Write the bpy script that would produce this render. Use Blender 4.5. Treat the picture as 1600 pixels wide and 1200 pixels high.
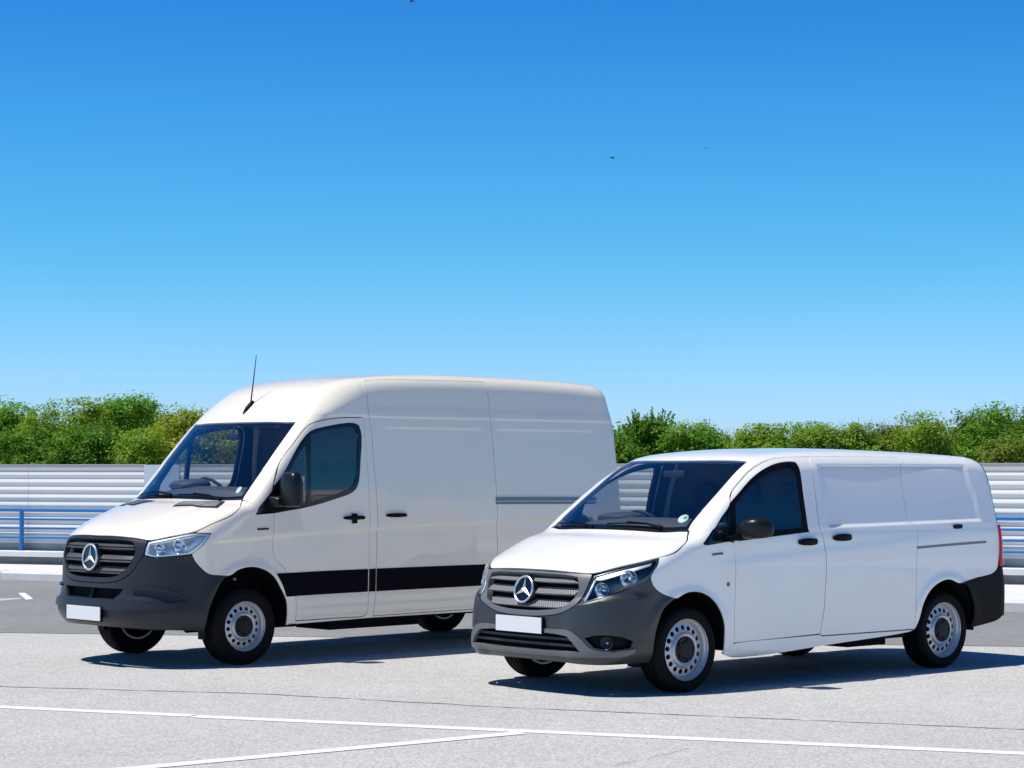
import bpy, bmesh, math, random
import numpy as np
from mathutils import Vector
from mathutils.geometry import delaunay_2d_cdt

# ---------------------------------------------------------------- scene, camera, sky, sun
for o in list(bpy.data.objects): bpy.data.objects.remove(o)
scene = bpy.context.scene
COL = scene.collection
CAM_H = 1.7264
cam_data = bpy.data.cameras.new('camera')
cam_data.sensor_width = 36.0
cam_data.lens = 36.0*3325/1600
cam_data.shift_y = 136/1600                     # horizon sits below the middle of the frame
cam_data.clip_start = .1; cam_data.clip_end = 3000
camera = bpy.data.objects.new('camera', cam_data)
camera.location = (0, 0, CAM_H); camera.rotation_euler = (math.radians(90), 0, 0)
COL.objects.link(camera); scene.camera = camera

SUN_EL = 66.0
to_sun = Vector((-.43, -.10, 0)).normalized()   # compass direction towards the sun (camera left, a little towards the viewer)
sun_data = bpy.data.lights.new('sun', 'SUN')
sun_data.energy = 4.0; sun_data.angle = math.radians(.5); sun_data.color = (1.0, .965, .875)
sun = bpy.data.objects.new('sun', sun_data); COL.objects.link(sun)
el = math.radians(SUN_EL)
sd = Vector((to_sun.x*math.cos(el), to_sun.y*math.cos(el), math.sin(el)))
sun.rotation_euler = sd.to_track_quat('Z', 'Y').to_euler(); sun.location = sd*60

world = bpy.data.worlds.new('World'); scene.world = world; world.use_nodes = True
nt = world.node_tree; nt.nodes.clear()
tc = nt.nodes.new('ShaderNodeTexCoord'); sep = nt.nodes.new('ShaderNodeSeparateXYZ')
# clear-air tint by elevation: pale cyan at the horizon deepening to strong blue overhead
tint = nt.nodes.new('ShaderNodeValToRGB'); tint.color_ramp.interpolation = 'EASE'
stops = [(0, (.37, .53, .87)), (.031, (.335, .53, .86)), (.098, (.172, .49, .70)), (.156, (.116, .443, .70)), (.213, (.071, .369, .684)), (.34, (.036, .245, .52)), (.60, (.026, .180, .38)), (1, (.022, .160, .34))]
while len(tint.color_ramp.elements) < len(stops): tint.color_ramp.elements.new(.5)
for e_, (p_, c_) in zip(tint.color_ramp.elements, stops): e_.position = p_; e_.color = (*c_, 1)
tint.color_ramp.interpolation = 'LINEAR'
mult = nt.nodes.new('ShaderNodeVectorMath'); mult.operation = 'MULTIPLY'
sky = nt.nodes.new('ShaderNodeTexSky'); sky.sky_type = 'NISHITA'; sky.sun_disc = False
sky.sun_elevation = el; sky.sun_rotation = math.atan2(to_sun.x, to_sun.y); sky.altitude = 0
sky.air_density = 1.0; sky.dust_density = .15; sky.ozone_density = 3.0
twice = nt.nodes.new('ShaderNodeVectorMath'); twice.operation = 'SCALE'; twice.inputs['Scale'].default_value = 2.0
bg = nt.nodes.new('ShaderNodeBackground'); bg.inputs['Strength'].default_value = .085
wo = nt.nodes.new('ShaderNodeOutputWorld')
L = nt.links.new
L(tc.outputs['Generated'], sep.inputs[0]); L(sep.outputs['Z'], tint.inputs[0])
L(sky.outputs[0], mult.inputs[0]); L(tint.outputs[0], mult.inputs[1]); L(mult.outputs[0], twice.inputs[0])
L(twice.outputs[0], bg.inputs['Color']); L(bg.outputs[0], wo.inputs['Surface'])

vs = scene.view_settings
vs.view_transform = 'Standard'; vs.look = 'None'; vs.exposure = .24; vs.gamma = 1.0; vs.use_curve_mapping = False
scene.render.engine = 'CYCLES'
scene.cycles.max_bounces = 8; scene.cycles.transparent_max_bounces = 16

rng = random.Random(7)
nrng = np.random.default_rng(11)

# ---------------------------------------------------------------- materials
def mat(name, base=(.5, .5, .5), rough=.5, metal=0., coat=0., coat_rough=.03, spec=.5, coat_ior=1.5, var=0., var_scale=3., bump=0., bump_scale=200.):
    m = bpy.data.materials.new(name); m.use_nodes = True
    t = m.node_tree; b = t.nodes['Principled BSDF']
    b.inputs['Base Color'].default_value = (*base, 1); b.inputs['Roughness'].default_value = rough
    b.inputs['Metallic'].default_value = metal; b.inputs['Coat Weight'].default_value = coat
    b.inputs['Coat Roughness'].default_value = coat_rough; b.inputs['Coat IOR'].default_value = coat_ior; b.inputs['Specular IOR Level'].default_value = spec
    if var or bump:
        co = t.nodes.new('ShaderNodeTexCoord')
    if var:
        n = t.nodes.new('ShaderNodeTexNoise'); n.inputs['Scale'].default_value = var_scale; n.inputs['Detail'].default_value = 6
        r = t.nodes.new('ShaderNodeMapRange'); r.inputs['From Min'].default_value = .3; r.inputs['From Max'].default_value = .7
        r.inputs['To Min'].default_value = 1-var; r.inputs['To Max'].default_value = 1+var
        mx = t.nodes.new('ShaderNodeMix'); mx.data_type = 'RGBA'; mx.blend_type = 'MULTIPLY'; mx.inputs[0].default_value = 1
        mx.inputs['A'].default_value = (*base, 1)
        t.links.new(co.outputs['Object'], n.inputs['Vector']); t.links.new(n.outputs['Fac'], r.inputs['Value'])
        t.links.new(r.outputs[0], mx.inputs['B']); t.links.new(mx.outputs['Result'], b.inputs['Base Color'])
    if bump:
        n2 = t.nodes.new('ShaderNodeTexNoise'); n2.inputs['Scale'].default_value = bump_scale; n2.inputs['Detail'].default_value = 3
        bp = t.nodes.new('ShaderNodeBump'); bp.inputs['Strength'].default_value = bump; bp.inputs['Distance'].default_value = .002
        t.links.new(co.outputs['Object'], n2.inputs['Vector']); t.links.new(n2.outputs['Fac'], bp.inputs['Height']); t.links.new(bp.outputs[0], b.inputs['Normal'])
    return m

def glass_mat(name, tint=(.8, .86, .88), ior=1.5, film=0.):
    m = bpy.data.materials.new(name); m.use_nodes = True
    t = m.node_tree; t.nodes.clear()
    o = t.nodes.new('ShaderNodeOutputMaterial'); mix = t.nodes.new('ShaderNodeMixShader'); lw = t.nodes.new('ShaderNodeLayerWeight'); lw.inputs['Blend'].default_value = .5
    pw = t.nodes.new('ShaderNodeMath'); pw.operation = 'POWER'; pw.inputs[1].default_value = 5.0; fr = t.nodes.new('ShaderNodeMath'); fr.operation = 'MULTIPLY_ADD'
    f0 = ((ior-1)/(ior+1))**2; fr.inputs[1].default_value = 1-f0; fr.inputs[2].default_value = f0
    t.links.new(lw.outputs['Facing'], pw.inputs[0]); t.links.new(pw.outputs[0], fr.inputs[0])
    tr = t.nodes.new('ShaderNodeBsdfTransparent'); tr.inputs['Color'].default_value = (*tint, 1)
    gl = t.nodes.new('ShaderNodeBsdfGlossy'); gl.inputs['Roughness'].default_value = .0; gl.inputs['Color'].default_value = (1, 1, 1, 1)
    t.links.new(fr.outputs[0], mix.inputs[0]); t.links.new(tr.outputs[0], mix.inputs[1]); t.links.new(gl.outputs[0], mix.inputs[2]); t.links.new(mix.outputs[0], o.inputs['Surface'])
    return m

M = {}
M['paint_warm'] = mat('warm white paint', (.955, .875, .735), .38, coat=.85, coat_rough=.02, coat_ior=1.65, var=.012, var_scale=1.5)
M['paint_cool'] = mat('cool white paint', (.97, .945, .905), .38, coat=.85, coat_rough=.02, coat_ior=1.65, var=.012, var_scale=1.5)
M['plastic'] = mat('grey moulded plastic', (.026, .030, .037), .36, spec=.30, bump=.25, bump_scale=900, var=.06, var_scale=5)
M['plastic_mid'] = mat('mid grey moulded plastic', (.040, .043, .047), .31, spec=.5, bump=.25, bump_scale=900, var=.06, var_scale=5)
M['mirror_shell'] = mat('black mirror shell', (.009, .010, .012), .34, spec=.32)
M['plastic_light'] = mat('light grey plastic', (.15, .155, .16), .38, bump=.15, bump_scale=900)
M['black'] = mat('black plastic', (.004, .004, .005), .48, spec=.12)
M['black_gloss'] = mat('black gloss trim', (.006, .006, .008), .12)
M['stripe'] = mat('black side moulding', (.002, .002, .006), .55, spec=.06)
M['rubber'] = mat('tyre rubber', (.0045, .0045, .005), .75, spec=.16, var=.25, var_scale=14, bump=.4, bump_scale=260)
M['steel'] = mat('silver wheel steel', (.56, .57, .59), .36, metal=.55)
M['hub'] = mat('black hub cap', (.008, .0085, .0095), .5, spec=.3)
M['chrome'] = mat('chrome', (.82, .81, .80), .30, metal=.8)
M['mirror_silver'] = mat('lamp mirror', (.85, .86, .87), .12, metal=1.)
M['silver'] = mat('satin lamp reflector', (.90, .90, .90), .38, metal=.45)
M['lamp_dark'] = mat('dark lamp housing', (.035, .045, .06), .3)
M['under'] = mat('underbody', (.006, .006, .007), .9, spec=.2)
M['trim_dark'] = mat('cabin trim', (.028, .030, .034), .7, var=.1, var_scale=30)
M['dash'] = mat('dashboard plastic', (.07, .074, .08), .6, bump=.2, bump_scale=500)
M['seat'] = mat('seat fabric', (.03, .032, .036), .9, bump=.3, bump_scale=400)
M['bulk'] = mat('bulkhead lining', (.075, .064, .056), .75)
M['glass'] = glass_mat('window glass', (.95, .975, .98), 1.75)
M['glass_dark'] = glass_mat('tinted door glass', (.84, .845, .835), 1.62)
M['lens'] = glass_mat('lamp lens', (.93, .96, .98), 1.45)
M['red_lens'] = mat('red lamp lens', (.75, .010, .016), .12, coat=1.)
M['plate'] = mat('blank white plate', (.80, .80, .80), .35)
M['orange'] = mat('amber lens', (.8, .25, .02), .2)
M['rail'] = mat('grey slide rail', (.20, .22, .25), .35, metal=.4)
M['sticker'] = mat('pale sticker', (.70, .82, .80), .5)
M['green'] = mat('green sticker print', (.03, .35, .12), .5)

# ---------------------------------------------------------------- object helpers
def tag(o, label=None, cat=None, group=None, kind=None):
    if label: o['label'] = label
    if cat: o['category'] = cat
    if group: o['group'] = group
    if kind: o['kind'] = kind
    return o

def empty(name, loc=(0, 0, 0), rz=0):
    o = bpy.data.objects.new(name, None); o.location = loc; o.rotation_euler = (0, 0, rz); o.empty_display_size = .3
    COL.objects.link(o); return o

def mk(name, verts, faces, material, parent=None, smooth=True, recalc=True, mats=None, midx=None, normals=None, sharp=None):
    me = bpy.data.meshes.new(name)
    me.from_pydata([tuple(map(float, v)) for v in verts], [], [tuple(map(int, f)) for f in faces])
    if recalc:
        bm = bmesh.new(); bm.from_mesh(me); bmesh.ops.recalc_face_normals(bm, faces=bm.faces); bm.to_mesh(me); bm.free()
    for m in (mats or [material]): me.materials.append(m)
    if midx is not None: me.polygons.foreach_set('material_index', np.asarray(midx, np.int32))
    me.polygons.foreach_set('use_smooth', np.full(len(me.polygons), bool(smooth)))
    if smooth and sharp: me.set_sharp_from_angle(angle=math.radians(sharp))
    if normals is not None: me.normals_split_custom_set([tuple(n) for n in normals])
    me.update()
    o = bpy.data.objects.new(name, me); COL.objects.link(o)
    if parent is not None: o.parent = parent
    return o

FL = np.array([1., -1., 1.])                    # vehicle axes (back, left, up) -> object axes

class MB:
    """collects simple solids into one mesh"""
    def __init__(s): s.v = []; s.f = []
    def add(s, v, f):
        n = len(s.v); s.v += [tuple(p) for p in v]; s.f += [tuple(i+n for i in q) for q in f]; return s
    def box(s, c, d, rz=0):
        hx, hy, hz = d[0]/2, d[1]/2, d[2]/2; ca, sa = math.cos(rz), math.sin(rz); P = []
        for dz in (-hz, hz):
            for dx, dy in ((-hx, -hy), (hx, -hy), (hx, hy), (-hx, hy)):
                P.append((c[0]+dx*ca-dy*sa, c[1]+dx*sa+dy*ca, c[2]+dz))
        return s.add(P, [(3, 2, 1, 0), (4, 5, 6, 7), (0, 1, 5, 4), (1, 2, 6, 5), (2, 3, 7, 6), (3, 0, 4, 7)])
    def loft(s, rings, cap=True, closed=True):
        n = len(rings[0]); P = [p for r in rings for p in r]; Fc = []
        for i in range(len(rings)-1):
            for j in range(n if closed else n-1):
                a = i*n+j; b = i*n+(j+1) % n; Fc.append((a, b, b+n, a+n))
        if cap: Fc.append(tuple(range(n))[::-1]); Fc.append(tuple(range((len(rings)-1)*n, len(rings)*n)))
        return s.add(P, Fc)
    def tube(s, pts, r, n=8, cap=True):
        pts = [Vector(p) for p in pts]; rr = r if hasattr(r, '__len__') else [r]*len(pts); rings = []
        up = Vector((0, 0, 1))
        for i, p in enumerate(pts):
            d = (pts[min(i+1, len(pts)-1)]-pts[max(i-1, 0)]).normalized()
            a = d.cross(up); a = a.normalized() if a.length > 1e-3 else d.cross(Vector((1, 0, 0))).normalized()
            b = a.cross(d).normalized()
            rings.append([p+(a*math.cos(t)+b*math.sin(t))*rr[i] for t in [2*math.pi*k/n for k in range(n)]])
        return s.loft(rings, cap)
    def lathe(s, prof, c, axis=1, n=48, closed=False):
        """prof: (radius, along axis); axis 1 = y, 0 = x"""
        rings = []
        for r, h in prof:
            ring = []
            for k in range(n):
                t = 2*math.pi*k/n; u, w = r*math.cos(t), r*math.sin(t)
                ring.append((c[0]+u, c[1]+h, c[2]+w) if axis == 1 else (c[0]+h, c[1]+u, c[2]+w))
            rings.append(ring)
        if closed: rings.append(rings[0])
        return s.loft(rings, cap=False)
    def super_loft(s, secs, n=28):
        """sections (centre, axis_u, axis_v, half_u, half_v, exponent)"""
        rings = []
        for c, u, v, a, b, e in secs:
            c, u, v = Vector(c), Vector(u), Vector(v); ring = []
            for k in range(n):
                t = 2*math.pi*k/n; ct, st = math.cos(t), math.sin(t)
                ring.append(c+u*(a*math.copysign(abs(ct)**(2/e), ct))+v*(b*math.copysign(abs(st)**(2/e), st)))
            rings.append(ring)
        return s.loft(rings)
    def build(s, name, material, parent=None, smooth=False, sharp=None):
        return mk(name, s.v, s.f, material, parent, smooth, sharp=sharp)

# ---------------------------------------------------------------- body surfaces
def spline(pts, n=12):
    """Catmull-Rom through pts (centripetal-ish), returns dense polyline"""
    P = np.array(pts, float); out = []
    Q = np.vstack([2*P[0]-P[1], P, 2*P[-1]-P[-2]])
    for i in range(1, len(Q)-2):
        p0, p1, p2, p3 = Q[i-1], Q[i], Q[i+1], Q[i+2]
        d0 = max(np.linalg.norm(p1-p0), 1e-6)**.5; d1 = max(np.linalg.norm(p2-p1), 1e-6)**.5; d2 = max(np.linalg.norm(p3-p2), 1e-6)**.5
        m1 = (p1-p0)/d0-(p2-p0)/(d0+d1)+(p2-p1)/d1
        m2 = (p2-p1)/d1-(p3-p1)/(d1+d2)+(p3-p2)/d2
        m1 = m1*d1; m2 = m2*d1
        for k in range(n):
            t = k/n
            out.append((2*t**3-3*t*t+1)*p1+(t**3-2*t*t+t)*m1+(-2*t**3+3*t*t)*p2+(t**3-t*t)*m2)
    out.append(P[-1])
    return np.array(out)

def sstep(a, b, x):
    t = np.clip((x-a)/(b-a), 0, 1); return t*t*(3-2*t)

def smax(a, b, k):
    h = np.maximum(k-np.abs(a-b), 0)/k
    return np.maximum(a, b)+h*h*k*.25

def seg_sdf2(px, pz, poly):
    """unsigned distance + inside test for closed polygon (vectorised over points)"""
    d2 = np.full(px.shape, 1e9); ins = np.zeros(px.shape, bool)
    n = len(poly)
    for i in range(n):
        ax, az = poly[i]; bx, bz = poly[(i+1) % n]
        ex, ez = bx-ax, bz-az; L = ex*ex+ez*ez
        if L < 1e-12: continue
        t = np.clip(((px-ax)*ex+(pz-az)*ez)/L, 0, 1)
        d2 = np.minimum(d2, (px-ax-t*ex)**2+(pz-az-t*ez)**2)
        if az != bz:
            ins ^= ((az > pz) != (bz > pz)) & (px < ax+(pz-az)*ex/(bz-az+0.0))
    d = np.sqrt(d2)
    return np.where(ins, -d, d)

class Body:
    """implicit van body F(x,y,z); x runs back from the front axle, y to the vehicle's left, z up"""
    H = 0.0125
    def __init__(s, prof, wz, pivot, R, rear, Rr):
        poly = spline(prof, 10)
        s.x0, s.z0 = poly[:, 0].min()-.8, -.3
        nx = int((poly[:, 0].max()+.8-s.x0)/s.H)+1; nz = int((poly[:, 1].max()+.6-s.z0)/s.H)+1
        gx, gz = np.meshgrid(s.x0+np.arange(nx)*s.H, s.z0+np.arange(nz)*s.H, indexing='ij')
        s.G = seg_sdf2(gx, gz, poly)
        w = spline(wz, 10); s.wzz = w[:, 0]; s.wzy = w[:, 1]
        s.a, s.R = pivot, R; s.vq = R*math.pi/2
        s.e, s.Rr = rear, Rr; s.ve = s.vq+rear-pivot; s.vend = s.ve+Rr*math.pi/2
    def prof_d(s, x, z):
        u = np.clip((x-s.x0)/s.H, 0, s.G.shape[0]-2.001); v = np.clip((z-s.z0)/s.H, 0, s.G.shape[1]-2.001)
        i = u.astype(int); j = v.astype(int); fu = u-i; fv = v-j
        G = s.G
        return (G[i, j]*(1-fu)+G[i+1, j]*fu)*(1-fv)+(G[i, j+1]*(1-fu)+G[i+1, j+1]*fu)*fv
    def F(s, x, y, z):
        ay = np.abs(y)
        g2 = s.prof_d(x-s.shift(ay, x, z), z+s.crown(ay, x, z))
        g1 = ay-s.width(x, z)
        return smax(g1, g2, s.blend(x, z))
    def wbase(s, z): return np.interp(z, s.wzz, s.wzy)
    def N(s, x, y, z, h=.008):
        n = np.stack([s.F(x+h, y, z)-s.F(x-h, y, z), s.F(x, y+h, z)-s.F(x, y-h, z), s.F(x, y, z+h)-s.F(x, y, z-h)], -1)
        return n/np.maximum(np.linalg.norm(n, axis=-1, keepdims=True), 1e-9)
    def solve(s, o, d, t0, t1):
        """last crossing from inside (t0) to outside (t1) along o+t d"""
        lo = np.full(len(o), t0, float); hi = np.full(len(o), t1, float)
        for _ in range(34):
            m = (lo+hi)/2; p = o+d*m[:, None]
            ins = s.F(p[:, 0], p[:, 1], p[:, 2]) < 0
            lo = np.where(ins, m, lo); hi = np.where(ins, hi, m)
        return o+d*((lo+hi)/2)[:, None]
    # wall map: v = girth distance from the front centre (left +, right -), z
    def wall(s, vz):
        vz = np.asarray(vz, float); v = vz[:, 0]; av = np.abs(v); sg = np.where(v < 0, -1., 1.)
        ph = np.minimum(av/s.R, math.pi/2)
        ps = np.clip((av-s.ve)/s.Rr, 0, math.pi/2)
        ox = np.where(av < s.vq, s.a, np.minimum(s.a+av-s.vq, s.e))
        o = np.stack([ox, np.zeros_like(v), vz[:, 1]], -1)
        d = np.stack([np.sin(ps)-np.cos(ph), sg*np.sin(ph)*np.cos(ps), np.zeros_like(v)], -1)
        return s.solve(o, d, .02, 2.2)
    def wall_inv(s, p):
        x, y, z = p
        if x > s.e: return (math.copysign(s.ve+math.atan2(x-s.e, abs(y))*s.Rr, y), z)
        if x >= s.a: return (math.copysign(s.vq+x-s.a, y), z)
        return (math.copysign(math.atan2(abs(y), s.a-x)*s.R, y), z)
    def vx(s, x): return s.vq+x-s.a          # v of a station x on the left flank
    def top(s, xy):
        xy = np.asarray(xy, float)
        o = np.stack([xy[:, 0], xy[:, 1], np.full(len(xy), s.ztop0)], -1)
        d = np.zeros_like(o); d[:, 2] = 1
        return s.solve(o, d, 0, 2.4)

class Panel_Van(Body):                       # the tall van
    ztop0 = .9
    WB = 3.90
    def __init__(s):
        prof = [(-.72, .27), (-.90, .315), (-.995, .375), (-1.038, .45), (-1.045, .53), (-1.03, .60), (-1.005, .66), (-.995, .76), (-.99, .90), (-.975, 1.03), (-.93, 1.135),
                (-.83, 1.225), (-.60, 1.33), (-.30, 1.425), (-.10, 1.475), (.08, 1.64), (.33, 1.91), (.585, 2.18), (.77, 2.365), (.98, 2.51), (1.27, 2.605),
                (1.70, 2.655), (2.30, 2.685), (3.20, 2.69), (4.00, 2.68), (4.50, 2.66), (4.72, 2.635), (4.81, 2.57), (4.845, 2.44), (4.875, 2.0), (4.91, 1.5), (4.94, 1.0),
                (4.95, .6), (4.95, .38), (4.80, .30), (2.0, .28)]
        wz = [(-.5, .93), (.20, .93), (.34, .955), (.45, .972), (.62, .985), (.80, .990), (1.0, .992), (1.2, .990), (1.5, .978), (1.8, .955), (2.1, .924), (2.3, .897), (2.5, .864), (2.62, .842), (3.5, .62)]
        super().__init__(prof, wz, .30, .95, 4.1, .9)
    def shift(s, ay, x, z):
        lo = .40*(ay/.95)**3.4+.07*(1-sstep(.32, .50, z))*(ay/.95)**2; hi = .16*(ay/.95)**2.2
        m = sstep(1.1, 1.5, z)
        f = (lo*(1-m)+hi*m)*(1-sstep(.9, 1.8, x))
        return f-.06*(ay/.95)**4*sstep(3.5, 4.4, x)
    def crown(s, ay, x, z):
        yd = .40+.22*np.clip(x+.9, 0, 1)
        return .02*(ay/.85)**2*(1-sstep(.0, .5, x))+.012*sstep(yd-.02, yd+.05, ay)*sstep(-.95, -.7, x)*(1-sstep(-.25, -.02, x))+.03*(ay/.8)**2*sstep(.6, 1.6, x)
    def width(s, x, z):
        w = s.wbase(z)
        w = w-.035*np.clip((.35-x)/1.0, 0, 2)**2
        zc = 1.095+.061*np.clip(x+.4, 0, 9)-.0065*np.clip(x+.4, 0, 9)**2          # waist crease
        w = w-.017*(1-sstep(zc-.010, zc+.010, z))*sstep(-.45, -.2, x)
        w = w+.004*(1-sstep(.47, .50, z))*sstep(.5, .6, x)+.004*(1-sstep(.395, .41, z))*sstep(.5, .6, x)
        # shallow pressed fields in the upper flank
        zr = sstep(1.40, 1.62, z)*(1-sstep(2.120, 2.150, z))
        w = w-.004*zr*(sstep(1.55, 1.75, x)*(1-sstep(2.80, 2.95, x))+sstep(3.05, 3.2, x)*(1-sstep(4.42, 4.5, x)))
        w = w+.005*sstep(2.228, 2.243, z)-.005*sstep(2.26, 2.36, z)*sstep(1.36, 1.45, x)
        r = np.sqrt((x-.02)**2+(z-.36)**2)                                     # arch lip
        w = w+.018*np.exp(-((r-.51)/.055)**2)*sstep(.45, .7, z)
        return w
    def blend(s, x, z):
        k = .075+(.17-.09*sstep(1.0, 1.6, x))*sstep(2.1, 2.45, z)+.18*(1-sstep(.9, 1.15, z))*(1-sstep(-.6, .2, x))
        return k

class Low_Van(Body):                         # the lower, smaller van
    ztop0 = .75
    WB = 3.20
    def __init__(s):
        prof = [(-.70, .22), (-.84, .245), (-.895, .31), (-.905, .42), (-.90, .56), (-.885, .66), (-.865, .74), (-.845, .82), (-.825, .90), (-.785, .955),
                (-.70, 1.02), (-.50, 1.10), (-.25, 1.185), (-.03, 1.24), (.17, 1.375), (.42, 1.54), (.85, 1.815), (1.03, 1.872), (1.33, 1.907),
                (1.8, 1.922), (2.3, 1.925), (3.0, 1.912), (3.6, 1.893), (3.92, 1.868), (4.03, 1.82), (4.075, 1.72), (4.12, 1.45), (4.175, 1.2), (4.20, 1.0),
                (4.215, .88), (4.235, .80), (4.245, .6), (4.235, .42), (4.18, .33), (2.0, .24)]
        wz = [(-.5, .90), (.22, .912), (.34, .935), (.5, .950), (.7, .960), (.9, .964), (1.08, .962), (1.2, .955), (1.27, .938), (1.5, .890), (1.7, .842), (1.82, .808), (1.92, .77), (2.6, .55)]
        super().__init__(prof, wz, .35, .92, 3.45, .85)
    def shift(s, ay, x, z):
        lo = .32*(ay/.93)**3.0+.048*(sstep(.615+.14*ay, .685+.14*ay, z)-1)*sstep(.40, .62, ay); hi = .17*(ay/.93)**2.2
        m = sstep(.95, 1.3, z)
        f = (lo*(1-m)+hi*m)*(1-sstep(1.0, 1.9, x))
        return f-.16*(ay/.93)**4*sstep(2.9, 4.0, x)
    def crown(s, ay, x, z):
        return .015*(ay/.8)**2*(1-sstep(.1, .6, x))+.035*(ay/.75)**2*sstep(.7, 1.4, x)
    def width(s, x, z):
        w = s.wbase(z)
        w = w-.045*np.clip((.35-x)/1.0, 0, 2)**2
        # recessed blank-window field in the cargo flank
        zb = 1.262+.012*np.clip(x-1.7, 0, 3)
        xr = 3.66+.10*np.clip((1.75-z)/.5, -1, 1)
        rec = sstep(zb-.012, zb+.02, z)*(1-sstep(1.765, 1.785, z))*sstep(1.655, 1.70, x)*(1-sstep(xr-.05, xr, x))
        w = w-.016*rec
        # soft feature line rising along the doors
        zl = .98+.06*np.clip(x, 0, 4)
        w = w+.006*(1-sstep(zl-.05, zl+.05, z))*sstep(.1, .6, x)*(1-sstep(2.6, 3.6, x))
        for cx, r0 in ((0, .44), (3.2, .45)):
            r = np.sqrt((x-cx)**2+(z-.335)**2)
            w = w+.016*np.exp(-((r-r0)/.05)**2)*sstep(.35, .6, z)
        return w
    def blend(s, x, z):
        return .075+(.09-.06*sstep(3.2, 3.9, x))*sstep(1.6, 1.8, z)+.16*(1-sstep(.75, 1.0, z))*(1-sstep(-.6, .2, x))
# ---------------------------------------------------------------- panels cut from a body surface
def in_poly(p, poly):
    x, z = p[:, 0], p[:, 1]; ins = np.zeros(len(p), bool); n = len(poly)
    for i in range(n):
        ax, az = poly[i]; bx, bz = poly[(i+1) % n]
        if az == bz: continue
        ins ^= ((az > z) != (bz > z)) & (x < ax+(z-az)*(bx-ax)/(bz-az))
    return ins

def smooth_poly(pts, ds, sharp=42):
    """resample a closed outline; bends below `sharp` degrees are rounded by a spline, the others stay corners"""
    P = [np.array(p, float) for p in pts]; n = len(P); cor = []
    for i in range(n):
        a = P[i]-P[i-1]; b = P[(i+1) % n]-P[i]
        ang = math.degrees(abs(math.atan2(a[0]*b[1]-a[1]*b[0], a@b)))
        if ang > sharp: cor.append(i)
    if not cor: cor = [0]
    out = []
    for k, c in enumerate(cor):
        e = cor[(k+1) % len(cor)]
        idx = [c]; j = c
        while True:
            j = (j+1) % n; idx.append(j)
            if j == e: break
        seg = np.array([P[q] for q in idx])
        d = spline(seg, 10) if len(seg) > 2 else seg
        L_ = np.r_[0, np.cumsum(np.linalg.norm(np.diff(d, axis=0), axis=1))]
        m = max(1, int(round(L_[-1]/ds)))
        t = np.linspace(0, L_[-1], m+1)[:-1]
        out.append(np.stack([np.interp(t, L_, d[:, 0]), np.interp(t, L_, d[:, 1])], -1))
    return np.vstack(out)

def offset_poly(poly, d):
    a = poly-np.roll(poly, 1, 0); b = np.roll(poly, -1, 0)-poly
    area = .5*np.sum(poly[:, 0]*np.roll(poly[:, 1], -1)-np.roll(poly[:, 0], -1)*poly[:, 1])
    sgn = 1 if area > 0 else -1
    na = np.stack([-a[:, 1], a[:, 0]], -1)/np.maximum(np.linalg.norm(a, axis=1, keepdims=True), 1e-9)
    nb = np.stack([-b[:, 1], b[:, 0]], -1)/np.maximum(np.linalg.norm(b, axis=1, keepdims=True), 1e-9)
    m = na+nb; m /= np.maximum((m*m).sum(1, keepdims=True)/2, .25)
    return poly+m*d*sgn

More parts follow.
